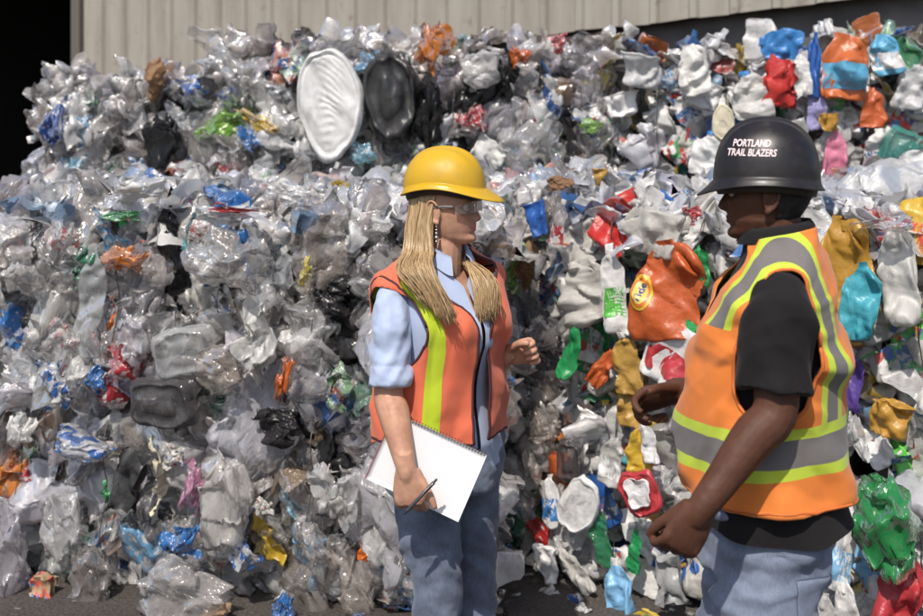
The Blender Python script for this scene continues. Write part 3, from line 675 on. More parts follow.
H('film', 342, 292, 46, 44, 0, 'blackf', 'black_bag', 'black bag in shade left of the woman\'s sleeve', 'bag', push=.04)
H('film', 30, 255, 60, 74, 0, 'haze', 'milky_bag', 'milky bag filling the upper left corner of the second tier', 'bag', push=.07)
H('film', 18, 285, 22, 54, 8, 'whitef', 'white_wrapper', 'white wrapper hanging at the photo\'s left edge, second tier', 'wrapper', push=.09)
H('film', 150, 330, 34, 62, 10, 'haze', 'milky_pouch', 'milky pouch right of the large clear bottle', 'pouch', push=.09)
H('strip', 138, 305, 8, 36, -12, 'orangef', 'orange_strip', 'thin orange strip beside the large clear bottle\'s right side', 'strip', push=.13, wid=.3)
H('puff', 235, 362, 56, 52, 0, 'clear', 'clear_bag', 'clear bag ballooning between the clear tray and the limp white bag', 'bag', push=.08)
H('film', 104, 436, 72, 36, -6, 'blueprint', 'blue_printed_bag', 'blue printed white bag under the seam of the left bales', 'bag', push=.09)
H('carton', 148, 468, 34, 72, -14, 'black', 'black_sleeve', 'dark grey flattened sleeve slanting below the smoky clamshell', 'sleeve', push=.09)
H('strip', 178, 462, 22, 78, 2, 'cream', 'cream_strip', 'cream plastic strip hanging beside the dark flattened sleeve', 'strip', push=.11, wid=.3)
H('film', 195, 444, 26, 26, 0, 'printed', 'snack_wrapper', 'colourful snack wrapper right of the cream strip', 'wrapper', push=.11, seed=77)
H('film', 210, 478, 36, 54, -14, 'pinkf', 'pink_film', 'dusty pink film left of the tall white jug-shaped bag', 'film', push=.08)
H('puff', 243, 486, 58, 100, 4, 'haze', 'tall_white_bag', 'tall milky white bag standing in the bottom bale left of the woman', 'bag', push=.1)
H('film', 288, 420, 52, 40, 0, 'blackf', 'black_film', 'black crinkled film above the tall milky bag', 'film', push=.05)
H('film', 197, 530, 44, 38, 10, 'bluef', 'blue_bag', 'blue crinkled bag left of the tall milky bag\'s foot', 'bag', push=.09)
H('film', 262, 540, 40, 34, -8, 'blueprint', 'blue_white_bag', 'blue and white bag right of the tall milky bag\'s foot', 'bag', push=.1)
H('puff', 212, 572, 92, 78, -24, 'clear', 'bulging_clear_bag', 'big bulging clear bag at the ground below the tall milky bag', 'bag', push=.16)
H('film', 236, 602, 62, 46, 28, 'tanf', 'brown_paper', 'brown paper in the bulging clear bag\'s mouth at the ground', 'paper', push=.17)
H('film', 304, 596, 34, 48, 0, 'bluef', 'blue_wrapper', 'bright blue wrapper at the ground left of the woman\'s legs', 'wrapper', push=.12)
H('puff', 34, 540, 50, 112, -4, 'clear', 'hanging_clear_bag', 'long clear bag hanging to the ground at the left edge', 'bag', push=.12)
H('carton', 72, 580, 28, 50, 12, 'carton', 'milk_carton', 'white carton with light blue side at the ground on the left', 'carton', push=.12)
H('puff', 112, 565, 46, 84, 6, 'greyf', 'grey_bag', 'grey see-through bag on the ground right of the white carton', 'bag', push=.1)
H('film', 84, 520, 54, 80, 12, 'clear', 'clear_film', 'clear film sheet folded above the white carton', 'film', push=.09)
H('film', 42, 420, 32, 36, -4, 'whitef', 'white_scrap', 'square white scrap at the left edge just under the seam', 'scrap', push=.09)
H('film', 128, 478, 14, 24, 0, 'greenf', 'green_scrap', 'small green scrap left of the dark flattened sleeve', 'scrap', push=.1)
H('film', 278, 494, 24, 22, 10, 'printed', 'snack_wrapper', 'small red and yellow wrapper right of the tall milky bag', 'wrapper', push=.09, seed=81)
H('film', 345, 486, 50, 70, 0, 'haze', 'crinkled_white_bag', 'crinkled white bag beside the notebook', 'bag', push=.08)
H('film', 325, 540, 40, 66, 6, 'clear', 'clear_pouch', 'clear pouch hanging low, left of the woman\'s thigh', 'pouch', push=.08)
H('strip', 376, 538, 12, 26, 20, 'orangef', 'orange_yellow_strip', 'short orange strip left of the woman\'s jeans', 'strip', push=.1, wid=.5)
H('film', 160, 505, 30, 70, 0, 'greyf', 'dim_bag', 'dim grey bag under the dark flattened sleeve', 'bag', push=.05)
# the gap
H('film', 508, 264, 46, 54, 10, 'greenf', 'green_net', 'crumpled green film in the gap right of the woman\'s hair', 'film', push=.07)
H('film', 526, 262, 26, 50, 0, 'tanf', 'brown_paper', 'brown paper beside the green film in the gap', 'paper', push=.08)
H('cup', 556, 216, 26, 34, 20, ['blue', None, None], 'blue_cup', 'navy blue cup in the shaded gap', 'cup', push=.1)
H('bottle', 577, 222, 18, 52, -14, ['pet', 'white', 'redf'], 'red_labelled_bottle', 'small clear bottle with red label beside the navy cup', 'bottle', push=.1)
H('bottle', 528, 502, 18, 110, 38, ['pet', None, 'redf'], 'plastic_tube', 'long clear tube with a red band leaning right of the woman\'s hip', 'tube', push=.14, lab=(.16, .42, .2, 2.9))
H('film', 520, 470, 44, 56, 0, 'haze', 'crinkled_bag', 'crinkled milky bag above the leaning tube', 'bag', push=.06)
H('film', 545, 420, 34, 40, 0, 'clear', 'clear_bag', 'clear bag in the gap below the woman\'s fist', 'bag', push=.06)
# right lower bales
H('jug', 682, 286, 84, 100, 6, ['orange', None, None], 'detergent_jug', 'big crushed orange jug with round emblem beside the man\'s face', 'jug', push=.1, flat=.55, seed=6012)
H('jug', 692, 346, 58, 74, -28, ['white', 'green', 'red'], 'white_jug', 'white jug with red label under the orange jug', 'jug', push=.11, lab=(.15, .48, .9, 2.3))
H('flask', 645, 356, 34, 62, 12, ['gold', 'white', None], 'yellow_bottle', 'golden yellow bottle with white cap above the man\'s far hand', 'bottle', push=.12)
H('flask', 619, 362, 20, 44, -34, ['orange', None, None], 'orange_bottle', 'small orange bottle left of the golden yellow bottle', 'bottle', push=.1)
H('bottle', 592, 344, 20, 62, -22, ['green', 'white', None], 'green_bottle', 'slim green bottle with white cap left of the small orange bottle', 'bottle', push=.12)
H('jug', 600, 288, 62, 64, 24, ['nat', None, None], 'milk_jug', 'broad crushed milk jug left of the green-labelled bottle', 'jug', push=.09)
H('flask', 634, 284, 30, 90, 4, ['white', 'white', 'lime'], 'green_labelled_bottle', 'tall white bottle with green label left of the orange jug', 'bottle', push=.12, lab=(.2, .5, .9, 2.4))
H('jug', 664, 228, 48, 64, 78, ['nat', None, None], 'milk_jug', 'translucent milk jug lying above the big orange jug', 'jug', push=.08)
H('flask', 658, 442, 32, 50, -10, ['yellow', None, None], 'yellow_bottle', 'bright yellow bottle above the red-rimmed tray', 'bottle', push=.1)
H('flask', 669, 430, 18, 44, 10, ['white', None, None], 'white_bottle', 'narrow white bottle beside the bright yellow bottle', 'bottle', push=.14)
o = H('lid', 663, 479, 42, 46, 24, 'red', 'red_rimmed_tray', 'red-rimmed tray with white inside next to the man\'s forearm', 'tray', push=.14, ribs=0, sq=3.6, dent=.12)
H('lid', 601, 492, 40, 60, -24, 'white', 'oval_tub', 'oval white tub low in the bottom bottle bale', 'tub', push=.12, ribs=1)
H('flask', 568, 492, 22, 52, 0, ['white', None, 'blue'], 'white_bottle', 'narrow white bottle left of the oval white tub', 'bottle', push=.1)
H('tray', 588, 452, 30, 44, 0, 'smoke', 'small_tray', 'small clear tray over the oval white tub', 'tray', push=.09)
H('flask', 628, 452, 26, 50, -8, ['grey', None, 'white'], 'grey_bottle', 'grey bottle with white label between oval tub and yellow bottle', 'bottle', push=.1)
H('jug', 641, 573, 30, 62, 4, ['lblue', 'white', None], 'light_blue_jug', 'light blue square jug standing at the ground', 'jug', push=.16)
H('film', 573, 580, 30, 34, 0, 'whitef', 'white_bag', 'crumpled white bag on the ground below the ribbed cup', 'bag', push=.16)
H('puff', 602, 588, 32, 28, -30, 'blueprint', 'blue_packet', 'blue striped packet on the ground between white bag and light blue jug', 'packet', push=.16)
H('cup', 569, 550, 28, 36, 6, ['white', None, None], 'ribbed_cup', 'white ribbed cup above the crumpled white bag on the ground', 'cup', push=.14)
H('flask', 597, 556, 20, 52, 42, ['nat', None, None], 'slanted_bottle', 'pale bottle slanting down beside the white ribbed cup', 'bottle', push=.13)
H('bottle', 616, 520, 24, 72, 16, ['petg', None, None], 'teal_bottle', 'teal see-through bottle above the light blue jug', 'bottle', push=.1)
H('bottle', 650, 540, 16, 44, -6, ['green', None, None], 'green_bottle', 'small bright green bottle behind the man\'s near hand', 'bottle', push=.1)
H('flask', 676, 604, 42, 28, 8, ['yellow', None, None], 'yellow_jug', 'yellow jug lying at the ground by the man\'s jeans', 'jug', push=.18)
H('carton', 690, 562, 34, 56, 8, 'grey', 'grey_carton', 'grey crushed carton below the man\'s near hand', 'carton', push=.12)
H('flask', 642, 400, 26, 40, 0, ['gold', None, None], 'amber_bottle', 'amber bottle below the man\'s far hand', 'bottle', push=.08)
H('flask', 713, 262, 22, 40, 0, ['green', None, None], 'green_flask', 'green bottle half hidden behind the big orange jug', 'bottle', push=.08)
H('film', 712, 212, 22, 20, 0, 'redf', 'red_scrap', 'red scrap right by the man\'s chin on the ledge', 'scrap', push=.12)
H('jug', 856, 262, 62, 100, 12, ['gold', None, None], 'mustard_jug', 'big crushed mustard jug behind the man\'s shoulder', 'jug', push=.1, flat=.5)
H('flask', 880, 292, 38, 76, -2, ['teal', None, None], 'teal_jug', 'teal blue bottle overlapping the mustard jug', 'bottle', push=.2, flat=.9)
H('flask', 860, 372, 34, 66, 0, ['purple', 'lav', None], 'purple_bottle', 'deep purple bottle behind the man\'s back', 'bottle', push=.12)
H('puff', 904, 508, 62, 104, 10, 'greenf', 'green_bag', 'bright green bag bulging at the right edge, lower bale', 'bag', push=.16, seed=88)
H('jug', 914, 574, 44, 84, -14, ['red', None, None], 'red_jug', 'red jug below the bright green bag at right edge', 'jug', push=.16)
H('flask', 853, 536, 34, 78, -12, ['white', None, 'lblue'], 'white_bottle', 'white bottle with light blue label left of the red jug', 'bottle', push=.14)
H('jug', 908, 268, 40, 104, 4, ['nat', None, None], 'milk_jug', 'tall pale jug at the right edge beside the teal bottle', 'jug', push=.1)
H('film', 896, 222, 60, 18, 8, 'redprint', 'red_striped_film', 'white film with red stripe on the ledge over the teal bottle', 'film', push=.12)
H('tub', 905, 408, 42, 36, -8, ['gold', None, None], 'mustard_tub', 'mustard tub upside down at right edge above the green bag', 'tub', push=.14)
H('film', 868, 425, 26, 50, 14, 'whitef', 'white_packet', 'folded white packet right of the man\'s vest hem', 'packet', push=.12)
H('flask', 862, 588, 24, 56, 6, ['white', None, None], 'narrow_white_bottle', 'plain white bottle at bottom right beside the man\'s jeans', 'bottle', push=.14)
H('flask', 838, 600, 22, 48, -10, ['nat', None, None], 'pale_bottle', 'pale bottle at the bottom right touching the man\'s jeans', 'bottle', push=.12)
# on the ledges
H('film', 640, 178, 62, 22, 4, 'blueprint', 'blue_printed_film', 'blue and white printed film on the ledge left of the black helmet', 'film', push=.08, ontop=True)
H('film', 575, 182, 34, 16, 0, 'tanf', 'brown_scrap', 'brown scrap on the ledge right of the shaded gap', 'scrap', push=.06, ontop=True)
H('film', 150, 188, 60, 30, 0, 'whitef', 'white_sheet', 'flat white sheet lying on the left ledge', 'film', push=.06, ontop=True)
H('film', 300, 192, 50, 26, 0, 'haze', 'milky_sheet', 'milky sheet on the ledge left of the yellow helmet', 'film', push=.06, ontop=True)
H('film', 135, 214, 46, 12, 0, 'greenf', 'green_wrapper', 'green wrapper on the left ledge above the orange bag', 'wrapper', push=.06, ontop=True)
H('film', 862, 186, 46, 24, 0, 'bluef', 'blue_film', 'blue film on the ledge right of the man\'s neck', 'film', push=.08, ontop=True)
H('film', 815, 196, 46, 26, 0, 'whitef', 'white_sheet', 'white sheet on the ledge just behind the man\'s collar', 'film', push=.08, ontop=True)

# the white inside of the red-rimmed tray, and the emblem on the big orange jug
if o:
    V, F = lid_geo(9001, .33, .33, .12, 0, 3.6); V[:, 2] += .085
    obj('tray_inside', mesh('tray_inside', V, F), M['white'], o)

# ------------------------------------------------------------------ fill the bales
PAL = {
 'film': [('film_bag', 'clear', 22), ('film_bag', 'haze', 10), ('film_drape', 'clear', 16), ('film_drape', 'haze', 8), ('puffed_bag', 'clear', 12), ('puffed_bag', 'haze', 4), ('film_bag', 'whitef', 6), ('film_drape', 'greyf', 7), ('film_bag', 'greyf', 6),
          ('bottle', 'pet', 11), ('tray', 'pet', 5), ('film_strip', 'whitef', 3), ('film_strip', 'clear', 5), ('cup', 'pet', 2), ('lid', 'pet', 2), ('film_bag', 'blackf', 3), ('film_drape', 'blackf', 2), ('film_bag', 'bluef', 4), ('film_drape', 'lbluef', 4),
          ('film_bag', 'tanf', 6), ('film_bag', 'printed', 7), ('film_bag', 'redf', 2), ('film_bag', 'yellowf', 2), ('film_bag', 'orangef', 1.2), ('film_bag', 'greenf', 3), ('film_bag', 'pinkf', 1.2), ('film_bag', 'tealf', 1.5), ('bottle', 'petg', 1.5), ('film_bag', 'redprint', 2), ('film_bag', 'blueprint', 2.5)],
 'mixed': [('film_bag', 'clear', 16), ('film_drape', 'clear', 10), ('film_bag', 'haze', 9), ('puffed_bag', 'clear', 9), ('film_drape', 'greyf', 9), ('film_bag', 'greyf', 7), ('film_drape', 'blackf', 6), ('bottle', 'pet', 9), ('film_bag', 'tanf', 7),
           ('film_bag', 'printed', 7), ('cup', 'white', 3), ('flask', 'white', 3), ('tub', 'nat', 3), ('film_bag', 'redf', 2), ('film_bag', 'greenf', 2.5), ('film_bag', 'bluef', 3), ('bottle', 'petb', 2), ('film_bag', 'orangef', 1.5), ('tray', 'pet', 3), ('film_bag', 'whitef', 6)],
 'bottles': [('jug', 'nat', 17), ('flask', 'white', 15), ('flask', 'nat', 8), ('jug', 'white', 9), ('tub', 'white', 7), ('tub', 'nat', 4), ('bottle', 'pet', 6), ('bottle', 'white', 5), ('cup', 'white', 4), ('lid', 'white', 3), ('carton', 'carton', 5),
             ('flask', 'blue', 4), ('flask', 'lblue', 2.5), ('flask', 'yellow', 3), ('jug', 'gold', 2), ('flask', 'red', 2.5), ('flask', 'orange', 2), ('flask', 'green', 2.5), ('flask', 'lime', 1.5), ('flask', 'purple', 1.5), ('flask', 'teal', 1.5), ('flask', 'pink', 1.2),
             ('flask', 'black', 2), ('bottle', 'petg', 2), ('film_bag', 'whitef', 6), ('film_bag', 'haze', 3), ('film_bag', 'clear', 3), ('film_bag', 'printed', 3), ('jug', 'cream', 2), ('flask', 'grey', 3), ('flask', 'lav', 1.5), ('film_bag', 'blueprint', 2)],
}
SIZE = {'film_bag': (.19, .4), 'film_drape': (.2, .38), 'puffed_bag': (.18, .32), 'film_strip': (.16, .3), 'bottle': (.18, .28), 'jug': (.22, .31), 'flask': (.19, .29), 'tub': (.17, .26), 'cup': (.14, .2), 'tray': (.18, .26), 'lid': (.13, .2), 'carton': (.17, .26)}
CAPS = ['white', 'blue', 'white', 'red', 'green', 'yellow', 'white', 'lblue', 'white']
SMALL_TINT = {'bluef', 'redf', 'yellowf', 'greenf', 'pinkf', 'orangef', 'lbluef', 'printed', 'tanf', 'redprint', 'blueprint'}
LOW = [film_geo(1500 + i, 14, 1 + .5 * (i % 3), .2, .26, l1=.15) for i in range(24)]
LOWV = [Vessel('flask', 1600 + i, .6, .25, .1).body(12) for i in range(10)]
LOWQ = [(v, np.array([q for q in f if len(q) == 4])) for v, f in LOW]; LOWVQ = [(v, np.array([q for q in f if len(q) == 4])) for v, f in LOWV]

def face_frame(b, which):
    z = np.array((0, 0, 1.))
    if which == 'front': return b.o, b.u, z, b.n, b.w, b.h
    if which == 'top': return b.o + z * b.h, b.u, -b.n, z, b.w, min(b.dep, 1.75)
    return b.o + b.u * b.w, -b.n, z, b.u, min(.95, b.dep), b.h          # the right-hand side

def fill(b):
    rg = np.random.RandomState(b.seed * 71 + 5); rr = random.Random(b.seed * 13 + 1)
    root = empty('plastic_bale', b.o + b.u * b.w / 2 - b.n * b.dep / 2); base = np.array(root.location)
    tag(root, b.label, 'bale', 'bales of plastic waste stacked against the warehouse')
    z = np.array((0, 0, 1.)); g = .09
    c = [b.o + b.u * s - b.n * f + z * h - base for h in (0 if b.o[2] < .1 else -.02, b.h - .07) for f in (g, b.dep - .02) for s in (.04, b.w - .04)]
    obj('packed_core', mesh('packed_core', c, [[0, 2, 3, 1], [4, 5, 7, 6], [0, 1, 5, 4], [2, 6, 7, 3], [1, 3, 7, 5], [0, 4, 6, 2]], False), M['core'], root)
    faces = ['front'] + (['top'] if b.top else []) + (['side'] if b.side else [])
    rim = not b.top
    SV, SF, off = [], [], 0; TV, TF, toff = [], [], 0
    keys = PAL[b.pal]; wts = [k[2] for k in keys]
    bot = b.pal == 'bottles'
    for fc in faces:
        o, u, v, n, W, Hh = face_frame(b, fc)
        # the matted scrap under and between the pieces
        step = .085 if fc == 'front' else .105
        for i in np.arange(0, W, step):
            for j in np.arange(0, Hh + (.06 if fc == 'front' and rim else 0), step):
                s, t = i + rg.rand() * step, j + rg.rand() * step
                V, F = (LOWVQ[rg.randint(len(LOWVQ))] if bot and rg.rand() < .78 else LOWQ[rg.randint(len(LOWQ))])
                A = rg.normal(size=(3, 3)); Q, _ = np.linalg.qr(A * [1, 1, .6] + np.diag((0, 0, 1.2)))
                sz = rg.uniform(.14, .27); B = np.stack([u, v, n], 1) @ Q
                P = V @ (B * sz).T + o + u * s + v * t + n * (rg.uniform(-.13, -.035)) - base
                if o[2] < .1: P[:, 2] = np.maximum(P[:, 2], .004 + .01 * rg.rand())
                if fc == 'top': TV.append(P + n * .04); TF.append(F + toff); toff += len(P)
                else: SV.append(P); SF.append(F + off); off += len(P)
        # pieces one by one
        st = .135 if fc == 'front' else .2
        nu, nv = max(1, int(W / st)), max(1, int(Hh / st))
        cells = [(i, j) for i in range(nu) for j in range(nv)]; rr.shuffle(cells)
        for i, j in cells[:92]:
            s, t = (i + rg.rand()) * W / nu, (j + rg.rand()) * Hh / nv
            p = o + u * s + v * t
            if any(np.linalg.norm(p - hp) < hr + .045 for hp, hr, _ in HERO): continue
            kind, mk, _w = rr.choices(keys, wts)[0]
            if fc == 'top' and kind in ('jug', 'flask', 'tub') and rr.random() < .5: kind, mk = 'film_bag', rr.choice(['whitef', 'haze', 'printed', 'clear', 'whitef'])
            if fc == 'top' and (mk in ('greyf', 'blackf') or (mk in ('clear', 'haze') and rr.random() < .75)): mk = 'whitef'  # dark and clear film turned white here: sunlit top brightness put into colour
            sz = rg.uniform(*SIZE[kind]) * (.62 if mk in SMALL_TINT else 1) * (.85 if fc == 'top' else 1)
            me = rr.choice(VAR[kind])
            mats = [M[mk]]
            if len(me.materials) == 3: mats = [M[mk], M[rr.choice(CAPS)], M['label'] if rr.random() < .68 else M[mk]]
            q = obj(kind, me, mats, root)
            eu = min(s, W - s) / .12; ev = min(t, Hh - t) / .1
            nn = n * 1.0
            if ev < 1 and fc == 'front': nn = nn + v * (.5 if t > Hh / 2 else -.35) * (1 - ev)
            if eu < 1: nn = nn + u * (.4 if s > W / 2 else -.4) * (1 - eu)
            nn = nn + rg.normal(size=3) * .28; nn /= np.linalg.norm(nn)
            dep = rg.uniform(-.03, .03) + (.04 if mk in SMALL_TINT else 0) - (.03 if ev < .7 and fc == 'front' else 0) + b.bulge * math.sin(s * 5 + b.seed)
            pz = p + n * dep
            if o[2] < .1 and fc != 'top': pz[2] = max(pz[2], sz * .42)
            ang = rg.normal(0, .35) if kind in ('film_drape', 'film_strip') else rg.normal(0, .8) if kind != 'film_bag' else rg.normal(0, .6) + math.pi * (rr.random() < .5)
            if rr.random() < .4 and kind in ('jug', 'flask', 'bottle'): ang += math.pi
            place(q, pz, nn, v, ang, (sz, sz * rg.uniform(.9, 1.15), sz * rg.uniform(.8, 1.1)), rr.choice((-1, 1)))
    sm = quad_mesh('plastic_scrap', np.concatenate(SV), np.concatenate(SF))
    tag(obj('plastic_scrap', sm, M['hscrap'] if bot else M['scrap'], root), kind='stuff')
    if TV: tag(obj('brightened_loose_film', quad_mesh('brightened_loose_film', np.concatenate(TV), np.concatenate(TF)), M['topscrap_sunlit'], root), kind='stuff')
    for k in range(3):
        s = b.w * (.18 + .32 * k + .04 * rg.rand()); tt = np.linspace(0, 1, 20)
        P = [b.o + b.u * (s + .008 * math.sin(t * 9 + k)) + z * (b.h * t) + b.n * (.075 + .02 * math.sin(t * 14 + k * 2) - .1 * (abs(t - .5) * 2) ** 6) - base for t in tt]
        V, F = tube_geo(P, .0022, 5); obj('baling_wire', mesh('baling_wire', V, F), M['wire'], root)
for b in BALES: fill(b)

# ------------------------------------------------------------------ loose litter in front of the bales
rgl = np.random.RandomState(3)
SV, SF, off = [], [], 0
for k in range(260):
    y = rgl.uniform(2.6, 5.0); x = rgl.uniform(-2.2, 1.8); V, F = LOWQ[rgl.randint(len(LOWQ))]
    sz = rgl.uniform(.008, .03) * (1 if rgl.rand() < .9 else 2); a = rgl.rand() * 6.28
    P = (V * [1, 1, .35]) @ np.array(((math.cos(a), -math.sin(a), 0), (math.sin(a), math.cos(a), 0), (0, 0, 1))).T * sz
    P[:, 2] -= P[:, 2].min() - .001; P += (x, y, 0); SV.append(P); SF.append(F + off); off += len(P)
tag(obj('litter', quad_mesh('litter', np.concatenate(SV), np.concatenate(SF)), M['scrap']), 'tiny scraps of plastic scattered on the dark ground', 'litter', kind='stuff')
def loose(kind, x, y, size, ang, mk, name, label, cat, seed, flat=.5):
    d = CAM_H * FPX / (y - HZ); g = film_geo(seed, 28, 1.2, .3, .5)
    o = obj(name, mesh(name, *g), M[mk]); p = px(x, y, d)
    place(o, p + np.array((0, 0, size * .12)), (0, 0, 1), (0, 1, 0), R(ang), (size, size, size * flat * 1.4)); tag(o, label, cat)
loose('film', 503, 563, .2, 10, 'whitef', 'paper_napkin', 'crumpled white paper on the ground right of the woman\'s jeans', 'paper', 21)
loose('film', 516, 557, .12, 60, 'yellowf', 'yellow_scrap', 'yellow scrap lying behind the crumpled white paper on the ground', 'scrap', 22)
loose('film', 543, 566, .12, 100, 'whitef', 'white_scrap', 'small white scrap on the ground at the foot of the gap', 'scrap', 23)
loose('film', 583, 611, .05, 30, 'whitef', 'white_crumb', 'tiny white crumb of plastic on the bare dark ground', 'scrap', 24)

# ------------------------------------------------------------------ people: helpers
from mathutils.bvhtree import BVHTree
def unit(v): v = np.asarray(v, float); return v / np.linalg.norm(v)

def loft(rings):
    """closed skin over rings (each k points in order)"""
    k = len(rings[0]); V = np.concatenate(rings); F = grid_faces(len(rings), k, True).tolist()
    F.append(list(range(k))[::-1]); F.append([(len(rings) - 1) * k + i for i in range(k)])
    return V, F

def limb(pts, rad, n=26, k=18):
    """tapering limb through joints; rad per joint"""
    P = smooth_path(pts, n); r = smooth_path(np.asarray(rad, float)[:, None] if np.ndim(rad) == 1 else rad, n)
    return tube_geo(P, r[:, 0] if r.shape[1] == 1 else r, k)

def ball(c, r, ax=None, k=14):
    """ellipsoid at c with radii r along the axes ax"""
    r = np.full(3, r) if np.isscalar(r) else np.asarray(r); ax = np.eye(3) if ax is None else np.asarray(ax)
    ph = np.linspace(-np.pi / 2 + .06, np.pi / 2 - .06, k); th = np.linspace(0, 2 * np.pi, k * 2, endpoint=False)
    return loft([np.asarray(c) + (np.stack([np.cos(p) * np.cos(th) * r[0], np.cos(p) * np.sin(th) * r[1], np.full(len(th), np.sin(p) * r[2])], 1) @ ax) for p in ph])

def fuse(parts, voxel, smooth=4):
    """weld overlapping closed skins into one continuous surface"""
    V, F = join(parts); me = bpy.data.meshes.new('weld'); me.from_pydata(V.tolist(), [], F); me.update()
    o = bpy.data.objects.new('weld', me); COL.objects.link(o)
    m = o.modifiers.new('r', 'REMESH'); m.mode = 'VOXEL'; m.voxel_size = voxel
    s = o.modifiers.new('s', 'SMOOTH'); s.iterations = smooth; s.factor = .5
    dg = bpy.context.evaluated_depsgraph_get(); out = bpy.data.meshes.new_from_object(o.evaluated_get(dg))
    bpy.data.objects.remove(o); bpy.data.meshes.remove(me)
    out.polygons.foreach_set('use_smooth', np.ones(len(out.polygons), bool)); return out

def coords(me):
    a = np.empty(len(me.vertices) * 3, np.float32); me.vertices.foreach_get('co', a); return a.reshape(-1, 3).astype(float)
def normals(me):
    a = np.empty(len(me.vertices) * 3, np.float32); me.vertices.foreach_get('normal', a); return a.reshape(-1, 3).astype(float)
def set_coords(me, V): me.vertices.foreach_set('co', np.asarray(V, np.float32).ravel()); me.update()
def attr(me, name, val):
    a = me.attributes.new(name, 'FLOAT', 'POINT'); a.data.foreach_set('value', np.asarray(val, np.float32))
def colattr(me, name, c):
    a = me.attributes.new(name, 'FLOAT_COLOR', 'POINT'); a.data.foreach_set('color', np.concatenate([c, np.ones((len(c), 1))], 1).astype(np.float32).ravel())
def wrinkle(me, amp, scale, seed, stretch=(1, 1, 1), fold=.0, fscale=.25, lo=-1):
    """cloth: soft lumps plus sharper folds, pushed along the normals"""
    V = coords(me); Nn = normals(me); Q = V * np.asarray(stretch)
    h = amp * fbm(Q * scale, seed, 3)
    if fold: h = h + fold * creases(Q, seed + 3, fscale, fscale * .3, 5, .15, .012)
    set_coords(me, V + Nn * np.maximum(h, lo)[:, None])

def hand(w, fd, pd, td, curl, sc=1.0, spread=.06, thumb=(.6, .6, .35), tcurl=.5):
    """skins of a hand: wrist w, finger direction fd, palm direction pd, thumb side td, curl per finger (index first)"""
    Fd = unit(fd); P = unit(np.asarray(pd, float) - Fd * (np.asarray(pd, float) @ Fd)); T = np.cross(P, Fd)
    if T @ np.asarray(td, float) < 0: T = -T
    a = np.linspace(0, 2 * np.pi, 16, endpoint=False); parts = []; rings = []
    for f, wt, wp in ((-.04, .02, .017), (0, .0275, .0215), (.02, .034, .018), (.05, .041, .0165), (.078, .042, .0145), (.094, .039, .011)):
        rings.append(w + sc * (Fd * f + wt * np.cos(a)[:, None] * T + wp * np.sin(a)[:, None] * P))
    parts.append(loft(rings))
    for i, (t, L) in enumerate(((.030, .076), (.0105, .084), (-.0100, .079), (-.0290, .062))):
        p = w + sc * (Fd * .083 + T * t - P * .001); ang = curl[i] * .75; d0 = unit(Fd + T * spread * (1 - i * .66)); pts = [p - Fd * .015 * sc, p]
        for j, fr in enumerate((.46, .3, .24)):
            d = d0 * math.cos(ang) + P * math.sin(ang); p = p + d * L * fr * sc; pts.append(p); ang += curl[i] * (1.05, .75, 0)[j]
        parts.append(limb(pts, np.array((.0098, .0098, .0088, .0082, .0066)) * sc, 16, 10))
    p = w + sc * (Fd * .012 + T * .02 + P * .006); d = unit(Fd * thumb[0] + T * thumb[1] + P * thumb[2]); pts = [p]
    for L, cu in ((.045, tcurl * .3), (.034, tcurl), (.026, 0)):
        p = p + d * L * sc; pts.append(p); d = unit(d + (Fd * .7 - T * .55 + P * .5) * cu)
    parts.append(limb(pts, np.array((.016, .0125, .0105, .0078)) * sc, 14, 10))
    return parts

